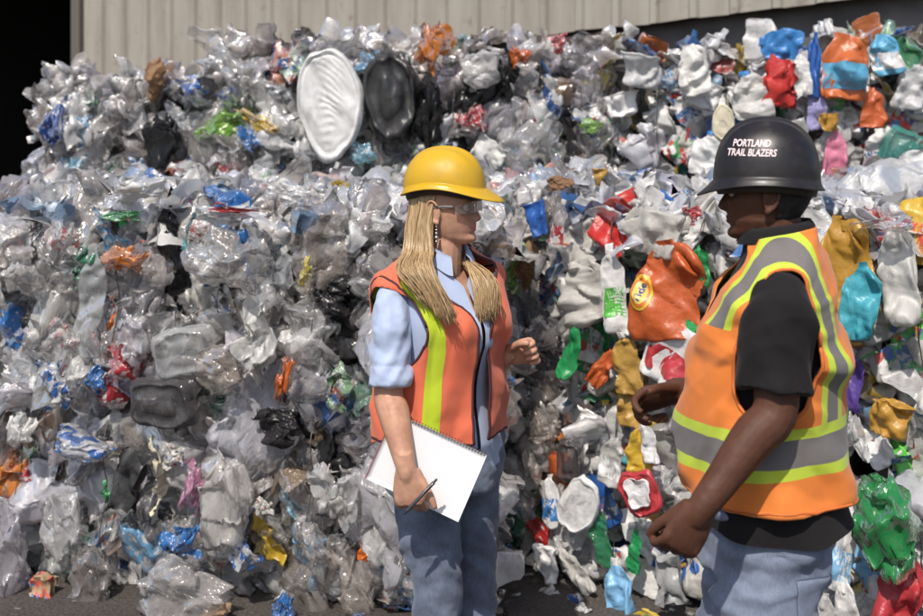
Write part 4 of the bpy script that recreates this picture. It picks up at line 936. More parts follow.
HEADP = np.array([  # height over the chin, front, back, half width
    (.000, .052, -.015, .020), (.006, .074, -.02, .034), (.014, .081, -.03, .043), (.022, .080, -.04, .049), (.031, .0755, -.05, .054), (.046, .0775, -.066, .060), (.060, .079, -.078, .064),
    (.075, .080, -.088, .067), (.090, .0805, -.096, .069), (.105, .079, -.101, .0705), (.118, .081, -.103, .072), (.130, .0845, -.103, .0735), (.150, .083, -.101, .074), (.170, .077, -.096, .0715),
    (.190, .064, -.084, .063), (.206, .046, -.066, .050), (.218, .024, -.042, .031), (.2245, .004, -.015, .010)])
def head_geo(male=False):
    T = smooth_path(HEADP, 110); k = 120; th = np.linspace(-np.pi, np.pi, k, endpoint=False); rings = []
    for z, f, b, wd in T:
        c, s = np.cos(th), np.sin(th); e = 2.25
        x = np.where(c > 0, f, -b) * np.sign(c) * np.abs(c) ** (2 / e); y = wd * np.sign(s) * np.abs(s) ** (2 / e) * (1.06 if male and z < .05 else 1)
        fr = np.clip(c * 2.5, 0, 1); ay = np.abs(y)
        zz = [.060, .064, .068, .074, .082, .095, .108, .116]
        nz = np.interp(z, zz, [0, .006, .0165, .022, .019, .0115, .005, 0]) * (1.0 if not male else 1.0); wn = np.interp(z, zz, [.013, .015, .0155, .0135, .0105, .0085, .0075, .007]) * (1.3 if male else 1)
        x = x + fr * nz * np.exp(-(y / wn) ** 2)
        x = x - fr * .0105 * np.exp(-((ay - .031) / .014) ** 2 - ((z - .108) / .0095) ** 2)
        x = x + fr * .0035 * np.exp(-((ay - .028) / .02) ** 2 - ((z - .125) / .006) ** 2)
        lip = 1.35 if male else 1
        x = x + fr * lip * (.005 * np.exp(-((z - .0515) / .0042) ** 2) + .0055 * np.exp(-((z - .041) / .0045) ** 2) - .004 * np.exp(-((z - .0462) / .0016) ** 2)) * np.exp(-(y / .021) ** 2)
        x = x - fr * .003 * np.exp(-((z - .032) / .005) ** 2 - (y / .02) ** 2)
        x = x + fr * .004 * np.exp(-((ay - .042) / .014) ** 2 - ((z - .085) / .014) ** 2)
        rings.append(np.stack([x, y, np.full(k, z)], 1))
    parts = [loft(rings)]
    for sg in (-1, 1):                                                  # ears: a flat shell with a rolled rim
        parts.append(ball((-.012, sg * .074, .098), (.019, .006, .031), np.array(((.97, sg * .2, .12), (-sg * .2, .98, 0), (-.12, 0, .99)))))
        t = np.linspace(-1.9, 2.6, 22); q = np.stack([-.016 - .0185 * np.cos(t * 1.0) * -1 * -1, np.full(22, sg * .081), .1 + .031 * np.sin(t)], 1); q[:, 0] = -.012 - .019 * np.cos(t - .3); q[:, 1] += sg * np.linspace(-.002, .006, 22)
        parts.append(tube_geo(q, .0042, 8))
        parts.append(ball((-.006, sg * .077, .068), (.008, .0055, .009)))
    return parts
def skin_mat(name, base, red, rough=.45):
    m, n, l, p = new_mat(name); a = n.new('ShaderNodeAttribute'); a.attribute_name = 'skin'
    t = N(n, 'ShaderNodeTexNoise', Scale=55.0, Detail=4.0); l.new(n.new('ShaderNodeTexCoord').outputs['Object'], t.inputs['Vector'])
    r = ramp(n, [(.3, (.9, .88, .87)), (.7, (1.07, 1.06, 1.05))]); l.new(t.outputs[0], r.inputs[0])
    t2 = N(n, 'ShaderNodeTexNoise', Scale=14.0, Detail=4.0); l.new(n.new('ShaderNodeTexCoord').outputs['Object'], t2.inputs['Vector']); r2 = ramp(n, [(.3, (.84, .78, .76)), (.7, (1.1, 1.12, 1.1))]); l.new(t2.outputs[0], r2.inputs[0])
    l.new(mixc(n, l, 1.0, mixc(n, l, 1.0, a.outputs['Color'], r.outputs[0], 'MULTIPLY'), r2.outputs[0], 'MULTIPLY'), p.inputs['Base Color']); p.inputs['Roughness'].default_value = rough
    p.inputs['Specular IOR Level'].default_value = .22; p.inputs['Subsurface Weight'].default_value = .12; p.inputs['Subsurface Radius'].default_value = (.02, .008, .004); p.inputs['Subsurface Scale'].default_value = .5
    b = N(n, 'ShaderNodeBump', Strength=.25, Distance=.005); l.new(t.outputs[0], b.inputs['Height']); l.new(b.outputs[0], p.inputs['Normal'])
    return m
def face_colours(me, M4, base, lip, brow, flush):
    """skin tones by place on the head (M4: body space to head space)"""
    V = coords(me); Q = (np.c_[V, np.ones(len(V))] @ np.array(M4.transposed()))[:, :3]
    c = np.repeat(np.array([base]), len(V), 0); c *= (1 + .06 * fbm(V * 30, 3, 2))[:, None]
    g = lambda y0, z0, sy, sz: (np.exp(-((np.abs(Q[:, 1]) - y0) / sy) ** 2 - ((Q[:, 2] - z0) / sz) ** 2) * (Q[:, 0] > .03))[:, None]
    fl = g(.04, .08, .018, .018) * .5 + g(0, .073, .012, .01) * .4; c = c * (1 - fl) + np.array(flush) * fl
    lp = np.clip(g(0, .047, .02, .0085) * 1.5, 0, 1); c = c * (1 - lp) + np.array(lip) * lp
    br = np.clip(g(.03, .126, .017, .0038) * 1.4, 0, .85); c = c * (1 - br) + np.array(brow) * br
    colattr(me, 'skin', np.clip(c, 0, 1))

class Frame:
    def __init__(s, x, y, az):
        """a person's own axes; az is the facing direction, radians from +X"""
        s.b = np.array((x, y, 0.)); s.f = np.array((math.cos(az), math.sin(az), 0)); s.l = np.array((-math.sin(az), math.cos(az), 0))
    def w(s, f, l, z): return np.multiply.outer(np.asarray(f, float), s.f) + np.multiply.outer(np.asarray(l, float), s.l) + np.multiply.outer(np.asarray(z, float), (0, 0, 1.))
    def q(s, x, y, d): return px(x, y, d) - s.b

class Torso:
    def __init__(s, rows, fr):
        D = smooth_path(np.array(sorted(rows), float), 160); s.z, s.a, s.bb, s.c = D.T; s.fr = fr; s.lean = lambda z: 0 * z
    def pt(s, th, z, off=0, e=2.35):
        a = np.interp(z, s.z, s.a) + off; b = np.interp(z, s.z, s.bb) + off; c = np.interp(z, s.z, s.c)
        C, S = np.cos(th), np.sin(th)
        return s.fr.w(c + b * np.sign(C) * np.abs(C) ** (2 / e), a * np.sign(S) * np.abs(S) ** (2 / e), z)
    def solid(s, z0, z1, off=0, n=40, k=48):
        th = np.linspace(0, 2 * np.pi, k, endpoint=False); return loft([s.pt(th, np.full(k, z), off) for z in np.linspace(z0, z1, n)])
    def shell(s, name, z0, z1, gap, holes=(), off=0, nt=150, nz=90, disp=None):
        """open sheet of cloth round the body with armholes; returns mesh and each vertex's (angle, height)"""
        Z = np.linspace(z0, z1, nz); TH = np.array([np.linspace(gap(z), 2 * np.pi - gap(z), nt) for z in Z]); ZZ = np.repeat(Z[:, None], nt, 1)
        th, z = TH.ravel(), ZZ.ravel(); F = grid_faces(nz, nt); keep = np.ones(len(F), bool)
        for tc, zc, dt, dz in holes:
            A = (np.abs((th - tc) / dt) ** 2.3 + np.abs((z - zc) / dz) ** 2.3) ** (1 / 2.3)
            keep &= ~(A[F] < 1).all(1)
            i = (A < 1); th = np.where(i, tc + (th - tc) / np.maximum(A, .05), th); z = np.where(i, zc + (z - zc) / np.maximum(A, .05), z)
        V = s.pt(th, z, off)
        F = F[keep]; used = np.unique(F); mp = np.full(len(V), -1); mp[used] = np.arange(len(used))
        me = mesh(name, V[used], mp[F].tolist()); return me, th[used], z[used]

def cloth_mat(name, col, rough=.75, weave=420.0, var=.12, sheen=.2, dirt=None):
    m, n, l, p = new_mat(name); co = n.new('ShaderNodeTexCoord').outputs['Object']
    a = N(n, 'ShaderNodeTexNoise', Scale=9.0, Detail=5.0); l.new(co, a.inputs['Vector'])
    r = ramp(n, [(.3, tuple(c * (1 - var) for c in col)), (.7, tuple(min(1, c * (1 + var)) for c in col))]); l.new(a.outputs[0], r.inputs[0]); l.new(r.outputs[0], p.inputs['Base Color'])
    p.inputs['Roughness'].default_value = rough; p.inputs['Sheen Weight'].default_value = sheen; p.inputs['Specular IOR Level'].default_value = .25
    w1 = N(n, 'ShaderNodeTexNoise', Scale=weave, Detail=2.0); l.new(co, w1.inputs['Vector'])
    b = N(n, 'ShaderNodeBump', Strength=.25, Distance=.002); l.new(w1.outputs[0], b.inputs['Height']); l.new(b.outputs[0], p.inputs['Normal'])
    return m, n, l, p, r
def denim_mat(name, c0, c1):
    m, n, l, p = new_mat(name); co = n.new('ShaderNodeTexCoord').outputs['Object']
    a = N(n, 'ShaderNodeTexNoise', Scale=7.0, Detail=6.0, Roughness=.6); l.new(co, a.inputs['Vector'])
    mp = N(n, 'ShaderNodeMapping', Scale=(500, 500, 60)); l.new(co, mp.inputs[0]); t = N(n, 'ShaderNodeTexNoise', Scale=1.0, Detail=2.0); l.new(mp.outputs[0], t.inputs['Vector'])
    s = math_n(n, l, 'MULTIPLY_ADD', t.outputs[0], .35, math_n(n, l, 'MULTIPLY', a.outputs[0], .75))
    r = ramp(n, [(.35, c0), (.75, c1)]); l.new(s, r.inputs[0]); l.new(r.outputs[0], p.inputs['Base Color']); p.inputs['Roughness'].default_value = .85; p.inputs['Sheen Weight'].default_value = .15
    b = N(n, 'ShaderNodeBump', Strength=.3, Distance=.002); l.new(t.outputs[0], b.inputs['Height']); l.new(b.outputs[0], p.inputs['Normal']); return m
def vest_mat(name, base, lime, grey, hw_g, hw_l, belt=None):
    """hi-vis cloth: bands at set distances from the stripe lines stored on the mesh"""
    m, n, l, p, r = cloth_mat(name, base, .7, 300.0, .08)
    def at(k): a = n.new('ShaderNodeAttribute'); a.attribute_name = k; return a.outputs['Fac']
    c = r.outputs[0]; s = math_n(n, l, 'ABSOLUTE', at('stripe'))
    if belt: s2 = math_n(n, l, 'ABSOLUTE', at('belt'))
    c = mixc(n, l, math_n(n, l, 'LESS_THAN', s, hw_l), c, lime)
    if hw_g: c = mixc(n, l, math_n(n, l, 'LESS_THAN', s, hw_g), c, grey)
    if belt: c = mixc(n, l, math_n(n, l, 'LESS_THAN', s2, belt[1]), c, lime); c = mixc(n, l, math_n(n, l, 'LESS_THAN', s2, belt[0]), c, grey)
    l.new(c, p.inputs['Base Color'])
    tl = n.new('ShaderNodeBsdfTranslucent'); l.new(c, tl.inputs[0]); ms = n.new('ShaderNodeMixShader'); ms.inputs[0].default_value = .18
    l.new(p.outputs[0], ms.inputs[1]); l.new(tl.outputs[0], ms.inputs[2]); l.new(ms.outputs[0], n['Material Output'].inputs[0]); return m

def solidify(o, t, off=0):
    m = o.modifiers.new('thick', 'SOLIDIFY'); m.thickness = t; m.offset = off

def hat_mat(name, col, rough, dust):
    m, n, l, p = new_mat(name); co = n.new('ShaderNodeTexCoord').outputs['Object']
    a = N(n, 'ShaderNodeTexNoise', Scale=16.0, Detail=6.0, Roughness=.7); l.new(co, a.inputs['Vector'])
    v = N(n, 'ShaderNodeTexVoronoi', Scale=60.0, feature='F1'); l.new(co, v.inputs['Vector']); sp = ramp(n, [(.0, 1.0), (.07, 0.0)]); l.new(v.outputs[0], sp.inputs[0])
    d = ramp(n, [(.5, 0.0), (.8, .35)]); l.new(a.outputs[0], d.inputs[0])
    f = math_n(n, l, 'MAXIMUM', d.outputs[0], math_n(n, l, 'MULTIPLY', sp.outputs[0], .5))
    l.new(mixc(n, l, f, col, dust), p.inputs['Base Color']); r = ramp(n, [(.35, rough), (.75, rough + .3)]); l.new(a.outputs[0], r.inputs[0]); l.new(r.outputs[0], p.inputs['Roughness'])
    b = N(n, 'ShaderNodeBump', Strength=.08, Distance=.004); l.new(a.outputs[0], b.inputs['Height']); l.new(b.outputs[0], p.inputs['Normal']); return m
HAT = dict(A=.125, B=.106, H=.148)
def hat_y(x, z, A, B, H):
    """half width of the shell at (x, z)"""
    return B * np.maximum(1 - np.abs(x / A) ** 2.2 - np.maximum(z / H, 0) ** 2.3, 1e-4) ** (1 / 2.2)
def hard_hat(root, name, Mh, mat, band, A, B, H, bill, arch):
    k = 96; th = np.linspace(0, 2 * np.pi, k, endpoint=False); rings = []; c, s = np.cos(th), np.sin(th)
    sup = (np.abs(c / A) ** 2.2 + np.abs(s / B) ** 2.2) ** (-1 / 2.2)
    rim = -arch * np.cos(2 * th) + .0
    front = np.exp(-(((th + np.pi) % (2 * np.pi) - np.pi) / .62) ** 2)
    for q, dz in ((1.0, -.012), (.75, -.009), (.35, -.003), (.06, .004)):
        wdt = (.010 + bill * front) * q; rings.append(np.stack([(sup + wdt) * c, (sup + wdt) * s, rim + dz - .02 * front * q], 1))
    for t in np.linspace(.02, .985, 34):
        z = H * np.sin(t * np.pi / 2); kk = np.maximum(1 - (z / H) ** 2.3, 0) ** (1 / 2.2); x, y = sup * c * kk, sup * s * kk
        ridge = .006 * np.exp(-(y / .016) ** 2) * np.clip(z / H * 1.6 - .3, 0, 1) + .0035 * np.exp(-((np.abs(y) - .042) / .01) ** 2) * np.clip(z / H * 2 - .9, 0, 1)
        rings.append(np.stack([x * (1 + ridge * 4 * (np.abs(x) > .03)), y, rim * (1 - z / H) ** 2 + z + ridge], 1))
    V = np.concatenate(rings); F = grid_faces(len(rings), k, True).tolist(); F.append([(len(rings) - 1) * k + i for i in range(k)])
    V = (np.c_[V, np.ones(len(V))] @ np.array(Mh.transposed()))[:, :3]
    o = obj(name, mesh(name, V, F), mat, root); solidify(o, .003, -1)
    rb = []
    for z, q in ((-.028, .9), (-.018, .93), (.0, .95), (.014, .95)): rb.append(np.stack([sup * c * q, sup * s * q, rim + z], 1))
    V = (np.c_[np.concatenate(rb), np.ones(4 * k)] @ np.array(Mh.transposed()))[:, :3]
    b = obj('suspension_band', mesh('suspension_band', V, grid_faces(4, k, True).tolist()), band, o); solidify(b, .003)
    return o
def axes(o, f, u):
    """4x4 with x along f, z as near to u as can be, origin o"""
    f = unit(f); l = unit(np.cross(u, f)); u = np.cross(f, l); m = np.eye(4); m[:3, 0], m[:3, 1], m[:3, 2], m[:3, 3] = f, l, u, o
    return Matrix(m.tolist())
def app(M4, V): V = np.atleast_2d(np.asarray(V, float)); return (np.c_[V, np.ones(len(V))] @ np.array(M4.transposed()))[:, :3]
def shoe(p, f, u=(0, 0, 1)):
    f = unit(f); l = np.cross(u, f); a = np.linspace(0, 2 * np.pi, 20, endpoint=False); rings = []
    for x, w_, h in ((-.075, .024, .05), (-.06, .036, .075), (-.02, .04, .085), (.04, .043, .07), (.09, .047, .05), (.14, .042, .04), (.175, .026, .028)):
        rings.append(p + f * x + np.outer(np.cos(a) * w_, l) + np.outer(np.maximum(np.sin(a) * h, -.0) + .003, (0, 0, 1.)))
    return loft(rings)

# ------------------------------------------------------------------ the woman
def woman():
    az = math.atan2(-.73, .68); fr = Frame(-.05, 3.33, az); q = fr.q; w = fr.w
    root = empty('person', fr.b); tag(root, 'woman in yellow hard hat and coral vest holding a white notebook', 'person')
    fh = unit((.935, -.36, .03)); ho = q(449.5, 244, 3.33); Mh = axes(ho, fh, unit((-.03, .0, 1)))
    tor = Torso([(.76, .16, .115, 0), (.84, .178, .125, -.005), (.90, .178, .122, -.005), (.96, .16, .11, 0), (1.03, .14, .098, 0), (1.10, .138, .1, 0), (1.18, .148, .112, .01), (1.25, .155, .125, .018), (1.32, .162, .106, 0), (1.37, .16, .085, -.012), (1.405, .125, .07, -.016), (1.43, .08, .058, -.014), (1.45, .06, .055, -.01), (1.50, .052, .054, 0)], fr)
    skin = skin_mat('fair_skin', (.52, .3, .21), 0)
    hips = w(0, 0, .86)
    sR, eR, wR = q(392, 291, 3.20), q(390, 394, 3.16), q(406, 468, 3.055)
    sL, eL, wL = q(487, 290, 3.45), q(474, 392, 3.50), q(506, 356, 3.36)
    parts = [tor.solid(.84, 1.46, -.022)]
    parts.append(limb([w(-.012, 0, 1.40), w(0, 0, 1.46), app(Mh, (-.012, 0, .03))[0], app(Mh, (-.008, 0, .08))[0]], [.06, .052, .05, .052]))
    parts += [(app(Mh, v), f) for v, f in head_geo()]
    parts.append(limb([sR + w(0, .06, -.03), sR * .8 + eR * .2 + w(0, .01, 0), (sR + eR) / 2, eR + (-.004, .006, .0), eR * .72 + wR * .28, eR * .3 + wR * .7, wR, wR + (.004, .001, -.035)], [.03, .034, .041, .041, .0435, .034, .0265, .02])); parts.append(limb([sL, (sL + eL) / 2, eL, eL * .55 + wL * .45, wL, wL + (.03, -.006, .009)], [.05, .045, .042, .039, .028, .018]))
    parts += hand(wR, (.12, .0, -.98), (.15, .95, .1), (1, 0, 0), (.85, .95, 1.05, 1.1), 1.05, thumb=(.8, .45, -.12), tcurl=.3)
    parts += hand(wL, (.93, -.2, .28), (.25, -.9, -.1), (-.1, -.2, 1), (1.5, 1.6, 1.65, 1.6), .97, thumb=(.75, .4, .55), tcurl=.5)
    legs = []
    kR, aR, kL, aL = q(437, 592, 3.24), q(441, 728, 3.27), q(474, 592, 3.38), q(472, 722, 3.43)
    hR, hL = w(.0, -.085, .84), w(0, .085, .84)
    for h_, k_, a_ in ((hR, kR, aR), (hL, kL, aL)): parts.append(limb([h_, k_, a_], [.06, .045, .04]))
    me = fuse(parts, .0034, 3); face_colours(me, Mh.inverted(), (.52, .3, .21), (.5, .16, .14), (.3, .19, .1), (.56, .26, .19))
    obj('body', me, skin, root)
    # eyes
    for sg in (-1, 1):
        c = app(Mh, (.0655, sg * .031, .108))[0]; v, f = ball((0, 0, 0), .0118, None, 16); d = app(Mh, v) - np.array(Mh.translation)
        x = v[:, 0] / .0118; col = np.where((x > .965)[:, None], (.01, .01, .01), np.where((x > .86)[:, None], (.1, .17, .22), (.75, .73, .7)))
        e = mesh('eye', d + c, f); colattr(e, 'skin', col); obj('eye', e, EYE, root)
    # shirt
    shirt = cloth_mat('light_blue_shirt', (.42, .5, .68), .7)[0]
    sm = lambda t: np.clip(t, 0, 1) ** 2 * (3 - 2 * np.clip(t, 0, 1))
    st = Torso([(z, a + .006, b + .006, c) for z, a, b, c in zip(tor.z[::8], tor.a[::8], tor.bb[::8], tor.c[::8])], fr)
    me1, th, z = st.shell('shirt', .84, 1.452, lambda z: .02 + .62 * sm((z - 1.36) / .1), (), .006)
    V1, F1 = coords(me1), [list(p.vertices) for p in me1.polygons]; t1 = (th + np.pi) % (2 * np.pi) - np.pi; pf = .02 * np.exp(-(t1 / .4) ** 2) * np.clip((1.3 - z) / .1, 0, 1) * np.clip((z - .86) / .06, 0, 1); V1 += w(pf, 0 * pf, 0 * pf)
    sl = lambda s_, e_, t: limb([s_ + w(0, .055, .004), s_ + w(0, .012, -.012), s_ * .72 + e_ * .28, s_ * .35 + e_ * .65, s_ * (1 - t) + e_ * t], [.036, .047, .0555, .057, .054], 48, 26)
    d = unit(eR - sR); cu = sR + (eR - sR) * .86
    cuff = limb([cu - d * .032, cu - d * .03, cu + d * .012, cu + d * .014], [.054, .0605, .06, .054], 12, 28)
    me = fuse([sl(sR, eR, .88), cuff, limb([sL, (sL + eL) / 2, eL, eL * .8 + wL * .2], [.056, .055, .05, .046], 40, 26)], .005, 2)
    wrinkle(me, .004, 16, 5, (1, 1, 1.3), .05, .15)
    V2, F2 = coords(me), [list(p.vertices) for p in me.polygons]
    # collar: stands round the neck and folds over
    thc = np.linspace(.42, 2 * np.pi - .42, 60); cr = []
    for r_, zz, dp in ((.068, 1.437, 0), (.062, 1.472, 0), (.066, 1.48, 0), (.078, 1.468, .0), (.092, 1.438, .012)):
        fro = np.exp(-((np.minimum(thc, 2 * np.pi - thc) - .42) / .5) ** 2)
        cr.append(w(-.006 + (r_ + .01 * fro) * np.cos(thc) - .004, r_ * 1.08 * np.sin(thc), zz - .03 * fro - dp * fro))
    V3, F3 = np.concatenate(cr), grid_faces(5, 60).tolist()
    V, F = join([(V1, F1), (V2, F2), (V3, F3)]); o = obj('shirt', mesh('shirt', V, F), shirt, root)
    # vest
    vt = Torso([(.885, .188, .148, .0), (.95, .187, .147, .0), (1.03, .184, .145, 0), (1.12, .182, .142, .006), (1.2, .182, .148, .014), (1.26, .184, .15, .02), (1.32, .188, .13, .004), (1.37, .2, .112, -.01), (1.408, .192, .098, -.014), (1.436, .148, .086, -.015), (1.453, .098, .073, -.013), (1.468, .087, .068, -.012)], fr)
    gap = lambda z: .105 + .70 * sm((z - 1.24) / .22)
    HL = [(np.pi / 2, 1.268, .56, .118), (3 * np.pi / 2, 1.268, .56, .118)]
    me, th, z = vt.shell('vest', .935, 1.463, gap, HL)
    t2 = (th + np.pi) % (2 * np.pi) - np.pi; at_ = np.abs(t2)
    attr(me, 'stripe', np.minimum(np.abs(at_ - np.interp(z, (.9, 1.2, 1.42), (.84, .80, 1.0))) + 9 * ((t2 > 0) & (at_ < 1.5)), np.abs(at_ - 2.3)) * .165)
    Vv = coords(me); hang = np.clip((1.2 - z) / .3, 0, 1)
    Vv += w(.008 * hang * np.sin(th * 7 + 1) * np.cos(t2), .008 * hang * np.sin(th * 7 + 1) * np.sin(t2), .008 * np.sin(th * 3) * hang)
    bk = np.exp(-((at_ - 2.15) / .34) ** 2) * np.clip((1.42 - z) / .08, 0, 1); Vv += w(-.02 * bk, .036 * bk * np.sign(t2), -.02 * bk); cp = np.exp(-((at_ - np.pi / 2) / .55) ** 2 - ((z - 1.385) / .035) ** 2) * .024; Vv += w(0 * cp, cp * np.sign(t2), -.012 * cp / .024); set_coords(me, Vv)
    wrinkle(me, .004, 12, 8, (1, 1, .7), .085, .16, -.005)
    vm = vest_mat('coral_vest', (.86, .2, .105), (.6, .74, .04), (.45, .45, .42), 0, .027)
    vo = obj('vest', me, vm, root); solidify(vo, .003)
    pipe = plain('dark_piping', (.07, .02, .025), .7)
    bv = BVHTree.FromPolygons([tuple(v) for v in coords(me)], [tuple(p.vertices) for p in me.polygons])
    snap = lambda P: np.array([tuple(bv.find_nearest(Vector(p))[0]) for p in P])
    for tc, zc, dt, dz in HL:
        t = np.linspace(0, 2 * np.pi, 80); e = 2 / 2.3
        P = snap(vt.pt(tc + dt * np.sign(np.cos(t)) * np.abs(np.cos(t)) ** e, zc + dz * np.sign(np.sin(t)) * np.abs(np.sin(t)) ** e)); obj('piping', mesh('piping', *tube_geo(P, .0042, 6)), pipe, vo)
    zz = np.linspace(.935, 1.463, 60)
    for sg in (1, -1):
        P = snap(vt.pt(np.array([sg * gap(z) for z in zz]), zz)); obj('piping', mesh('piping', *tube_geo(P, .0042, 6)), pipe, vo)
    tb = np.linspace(gap(.935), 2 * np.pi - gap(.935), 120); obj('piping', mesh('piping', *tube_geo(snap(vt.pt(tb, np.full(120, .935))), .0042, 6)), pipe, vo)
    # jeans
    parts = [tor.solid(.78, .99, .010)]
    for h_, k_, a_ in ((hR, kR, aR), (hL, kL, aL)): parts.append(limb([h_ + w(0, 0, .03), h_ * .45 + k_ * .55, k_, k_ * .5 + a_ * .5, a_ - w(0, 0, .03)], [.096, .087, .067, .068, .068], 50, 26))
    me = fuse(parts, .006, 6); wrinkle(me, .004, 14, 12, (1, 1, 1.3), .055, .18)
    obj('jeans', me, denim_mat('dark_blue_denim', (.05, .066, .105), (.2, .24, .325)), root)
    sh = plain('brown_shoe_leather', (.08, .05, .035), .5)
    for a_ in (aR, aL): obj('shoe', mesh('shoe', *shoe(np.array((a_[0], a_[1], 0)), fr.f)), sh, root)
    # hat
    yel = hat_mat('yellow_hat_plastic', (.6, .36, .016), .28, (.3, .2, .06)); blk = plain('black_webbing', (.015, .014, .015), .6)
    hc = axes(app(Mh, (-.010, 0, .166))[0], unit(fh + np.array((0, 0, .0))), (-.02, 0, 1)); hh = hard_hat(root, 'hard_hat', hc, yel, blk, .121, .1, .113, .047, .012)
    # the dark strap at the nape and at the temples
    t = np.linspace(2.5, 3.78, 40); P = app(Mh, np.stack([-.008 + .112 * np.cos(t), .088 * np.sin(t), .135 - .05 * np.exp(-((t - np.pi) / .9) ** 2)], 1))
    obj('nape_strap', mesh('nape_strap', *tube_geo(P, np.repeat([[.004, .017]], 40, 0), 10)), blk, hh)
    # hair: locks from under the hat, tucked behind the ears, falling over both shoulders
    rg = np.random.RandomState(4); HP = []
    def lock(pts, r0, n=1, jit=.012, tip=.35):
        for _ in range(n):
            o_ = rg.normal(size=3) * jit; P = np.array([p + o_ * (.5 + .7 * i / len(pts)) + rg.normal(size=3) * jit * .35 for i, p in enumerate(pts)])
            r = r0 * rg.uniform(.7, 1.2); S = smooth_path(P, 34); tt = np.linspace(0, 1, 34)
            wv = rg.rand() * .8; S += .005 * np.stack([np.sin(tt * 9 + wv), np.cos(tt * 8 + wv), 0 * tt], 1)
            HP.append(tube_geo(S, np.stack([r * (1 - (1 - tip) * tt ** 2), .55 * r * (1 - (1 - tip) * tt ** 2)], 1), 9))
    H3 = lambda x, y, z: app(Mh, (x, y, z))[0]
    for k in range(9):                                                   # the body of the hair under the loose strands
        u = (k + .5) / 9
        lock([H3(-.02 - .055 * u, -.074 + .014 * u, .15), H3(-.03 - .05 * u, -.079 + .01 * u, .07), H3(-.01 - .07 * u, -.104, -.012), q(428 - 26 * u, 272, 3.135 + .03 * u), q(449 - 26 * u, 308 - 14 * u, 3.12 + .03 * u)], .013, 1, .002, .5)
        lock([H3(-.02 - .055 * u, .074 - .014 * u, .15), H3(-.03 - .05 * u, .079, .07), H3(-.02 - .06 * u, .1, -.012), q(472 + 16 * u, 276, 3.28 - .02 * u), q(482 + 13 * u, 306, 3.235)], .012, 1, .002, .5)
    for sg, cnt in ((-1, 420), (1, 280)):
        for i in range(cnt):                                            # near and far side
            u = rg.rand(); top = H3(-.016 - .075 * u, sg * (.078 - .022 * u * u), .15); mid = H3(-.026 - .075 * u, sg * (.084 - .018 * u * u), .07); low = H3(-.004 - .085 * u, sg * (.112 - .012 * u), -.012)
            if sg < 0: e1, e2 = q(432 - 32 * u + rg.uniform(-3, 3), 272, 3.125 + .035 * u), q(456 - 34 * u + rg.uniform(-5, 5), 323 - 26 * u + rg.uniform(-7, 6), 3.11 + .03 * u)
            else: e1, e2 = q(470 + 19 * u + rg.uniform(-2, 2), 276, 3.265 - .02 * u), q(479 + 18 * u + rg.uniform(-4, 4), 319 - 8 * u + rg.uniform(-6, 6), 3.22)
            lock([top, mid, low, e1, e2], .0034, 1, .0045, .2)
    for i in range(220):                                                 # back of the head
        a = rg.uniform(1.9, 4.38); c_, s_ = math.cos(a), math.sin(a)
        lock([H3(-.006 + .104 * c_, .079 * s_, .16), H3(-.006 + .11 * c_, .086 * s_, .08), H3(-.012 + .105 * c_, .095 * s_, .0), H3(-.03 + .10 * c_, .11 * s_, -.09), H3(-.04 + .105 * c_, .12 * s_, -.15 - .03 * rg.rand())], .0055, 1, .005, .2)
    V, F = join(HP); hm, n, l, p = new_mat('blond_hair'); co = n.new('ShaderNodeTexCoord').outputs['Object']
    mp = N(n, 'ShaderNodeMapping', Scale=(140, 140, 9)); l.new(co, mp.inputs[0]); t_ = N(n, 'ShaderNodeTexNoise', Scale=1.0, Detail=3.0); l.new(mp.outputs[0], t_.inputs['Vector'])
    isl = n.new('ShaderNodeNewGeometry').outputs['Random Per Island']; r = ramp(n, [(.25, (.22, .135, .065)), (.5, (.44, .3, .155)), (.8, (.6, .455, .265))]); l.new(math_n(n, l, 'MULTIPLY_ADD', isl, .26, math_n(n, l, 'MULTIPLY', t_.outputs[0], .65)), r.inputs[0])
    l.new(r.outputs[0], p.inputs['Base Color']); p.inputs['Roughness'].default_value = .42; b = N(n, 'ShaderNodeBump', Strength=.3, Distance=.003); l.new(t_.outputs[0], b.inputs['Height']); l.new(b.outputs[0], p.inputs['Normal'])
    obj('hair', mesh('hair', V, F), hm, root)
    # safety glasses
    lens = film_mat('clear_lens', [(.75, .72, .7)], .06, .04, crink=0, dirt=0, grow=.35)
    T, Z = np.meshgrid(np.linspace(-1.15, 1.15, 40), np.linspace(0, 1, 8)); T, Z = T.ravel(), Z.ravel()
    hgt = .034 * (1 - .35 * (np.abs(T) / 1.15) ** 2); notch = .013 * np.exp(-(T / .16) ** 2)
    G = np.stack([.002 + .097 * np.cos(T) ** .8, .076 * np.sin(T) * 1.03, .092 + notch * (1 - Z) + hgt * Z], 1); gl = obj('safety_glasses', mesh('safety_glasses', app(Mh, G), grid_faces(8, 40).tolist()), lens, root); solidify(gl, .0015)
    fm = plain('grey_temple_plastic', (.16, .15, .15), .3)
    for sg in (-1, 1):
        P = app(Mh, [(.045, sg * .0735, .113), (.01, sg * .0785, .114), (-.02, sg * .08, .11), (-.035, sg * .077, .098)]); obj('temple', mesh('temple', *tube_geo(smooth_path(P, 14), np.repeat([[.0018, .0042]], 14, 0), 8)), fm, gl)
    # earrings
    sv = plain('silver_earring', (.45, .42, .42), .25, Metallic=.9)
    for sg in (-1, 1):
        c0 = app(Mh, (-.005, sg * .083, .058))[0]; E = [ball(c0 - (0, 0, dz), r_) for dz, r_ in ((0, .003), (.009, .0042), (.019, .0052), (.031, .0072), (.042, .005))]
        obj('earring', mesh('earring', *join(E)), sv, root)
    return fr, wR

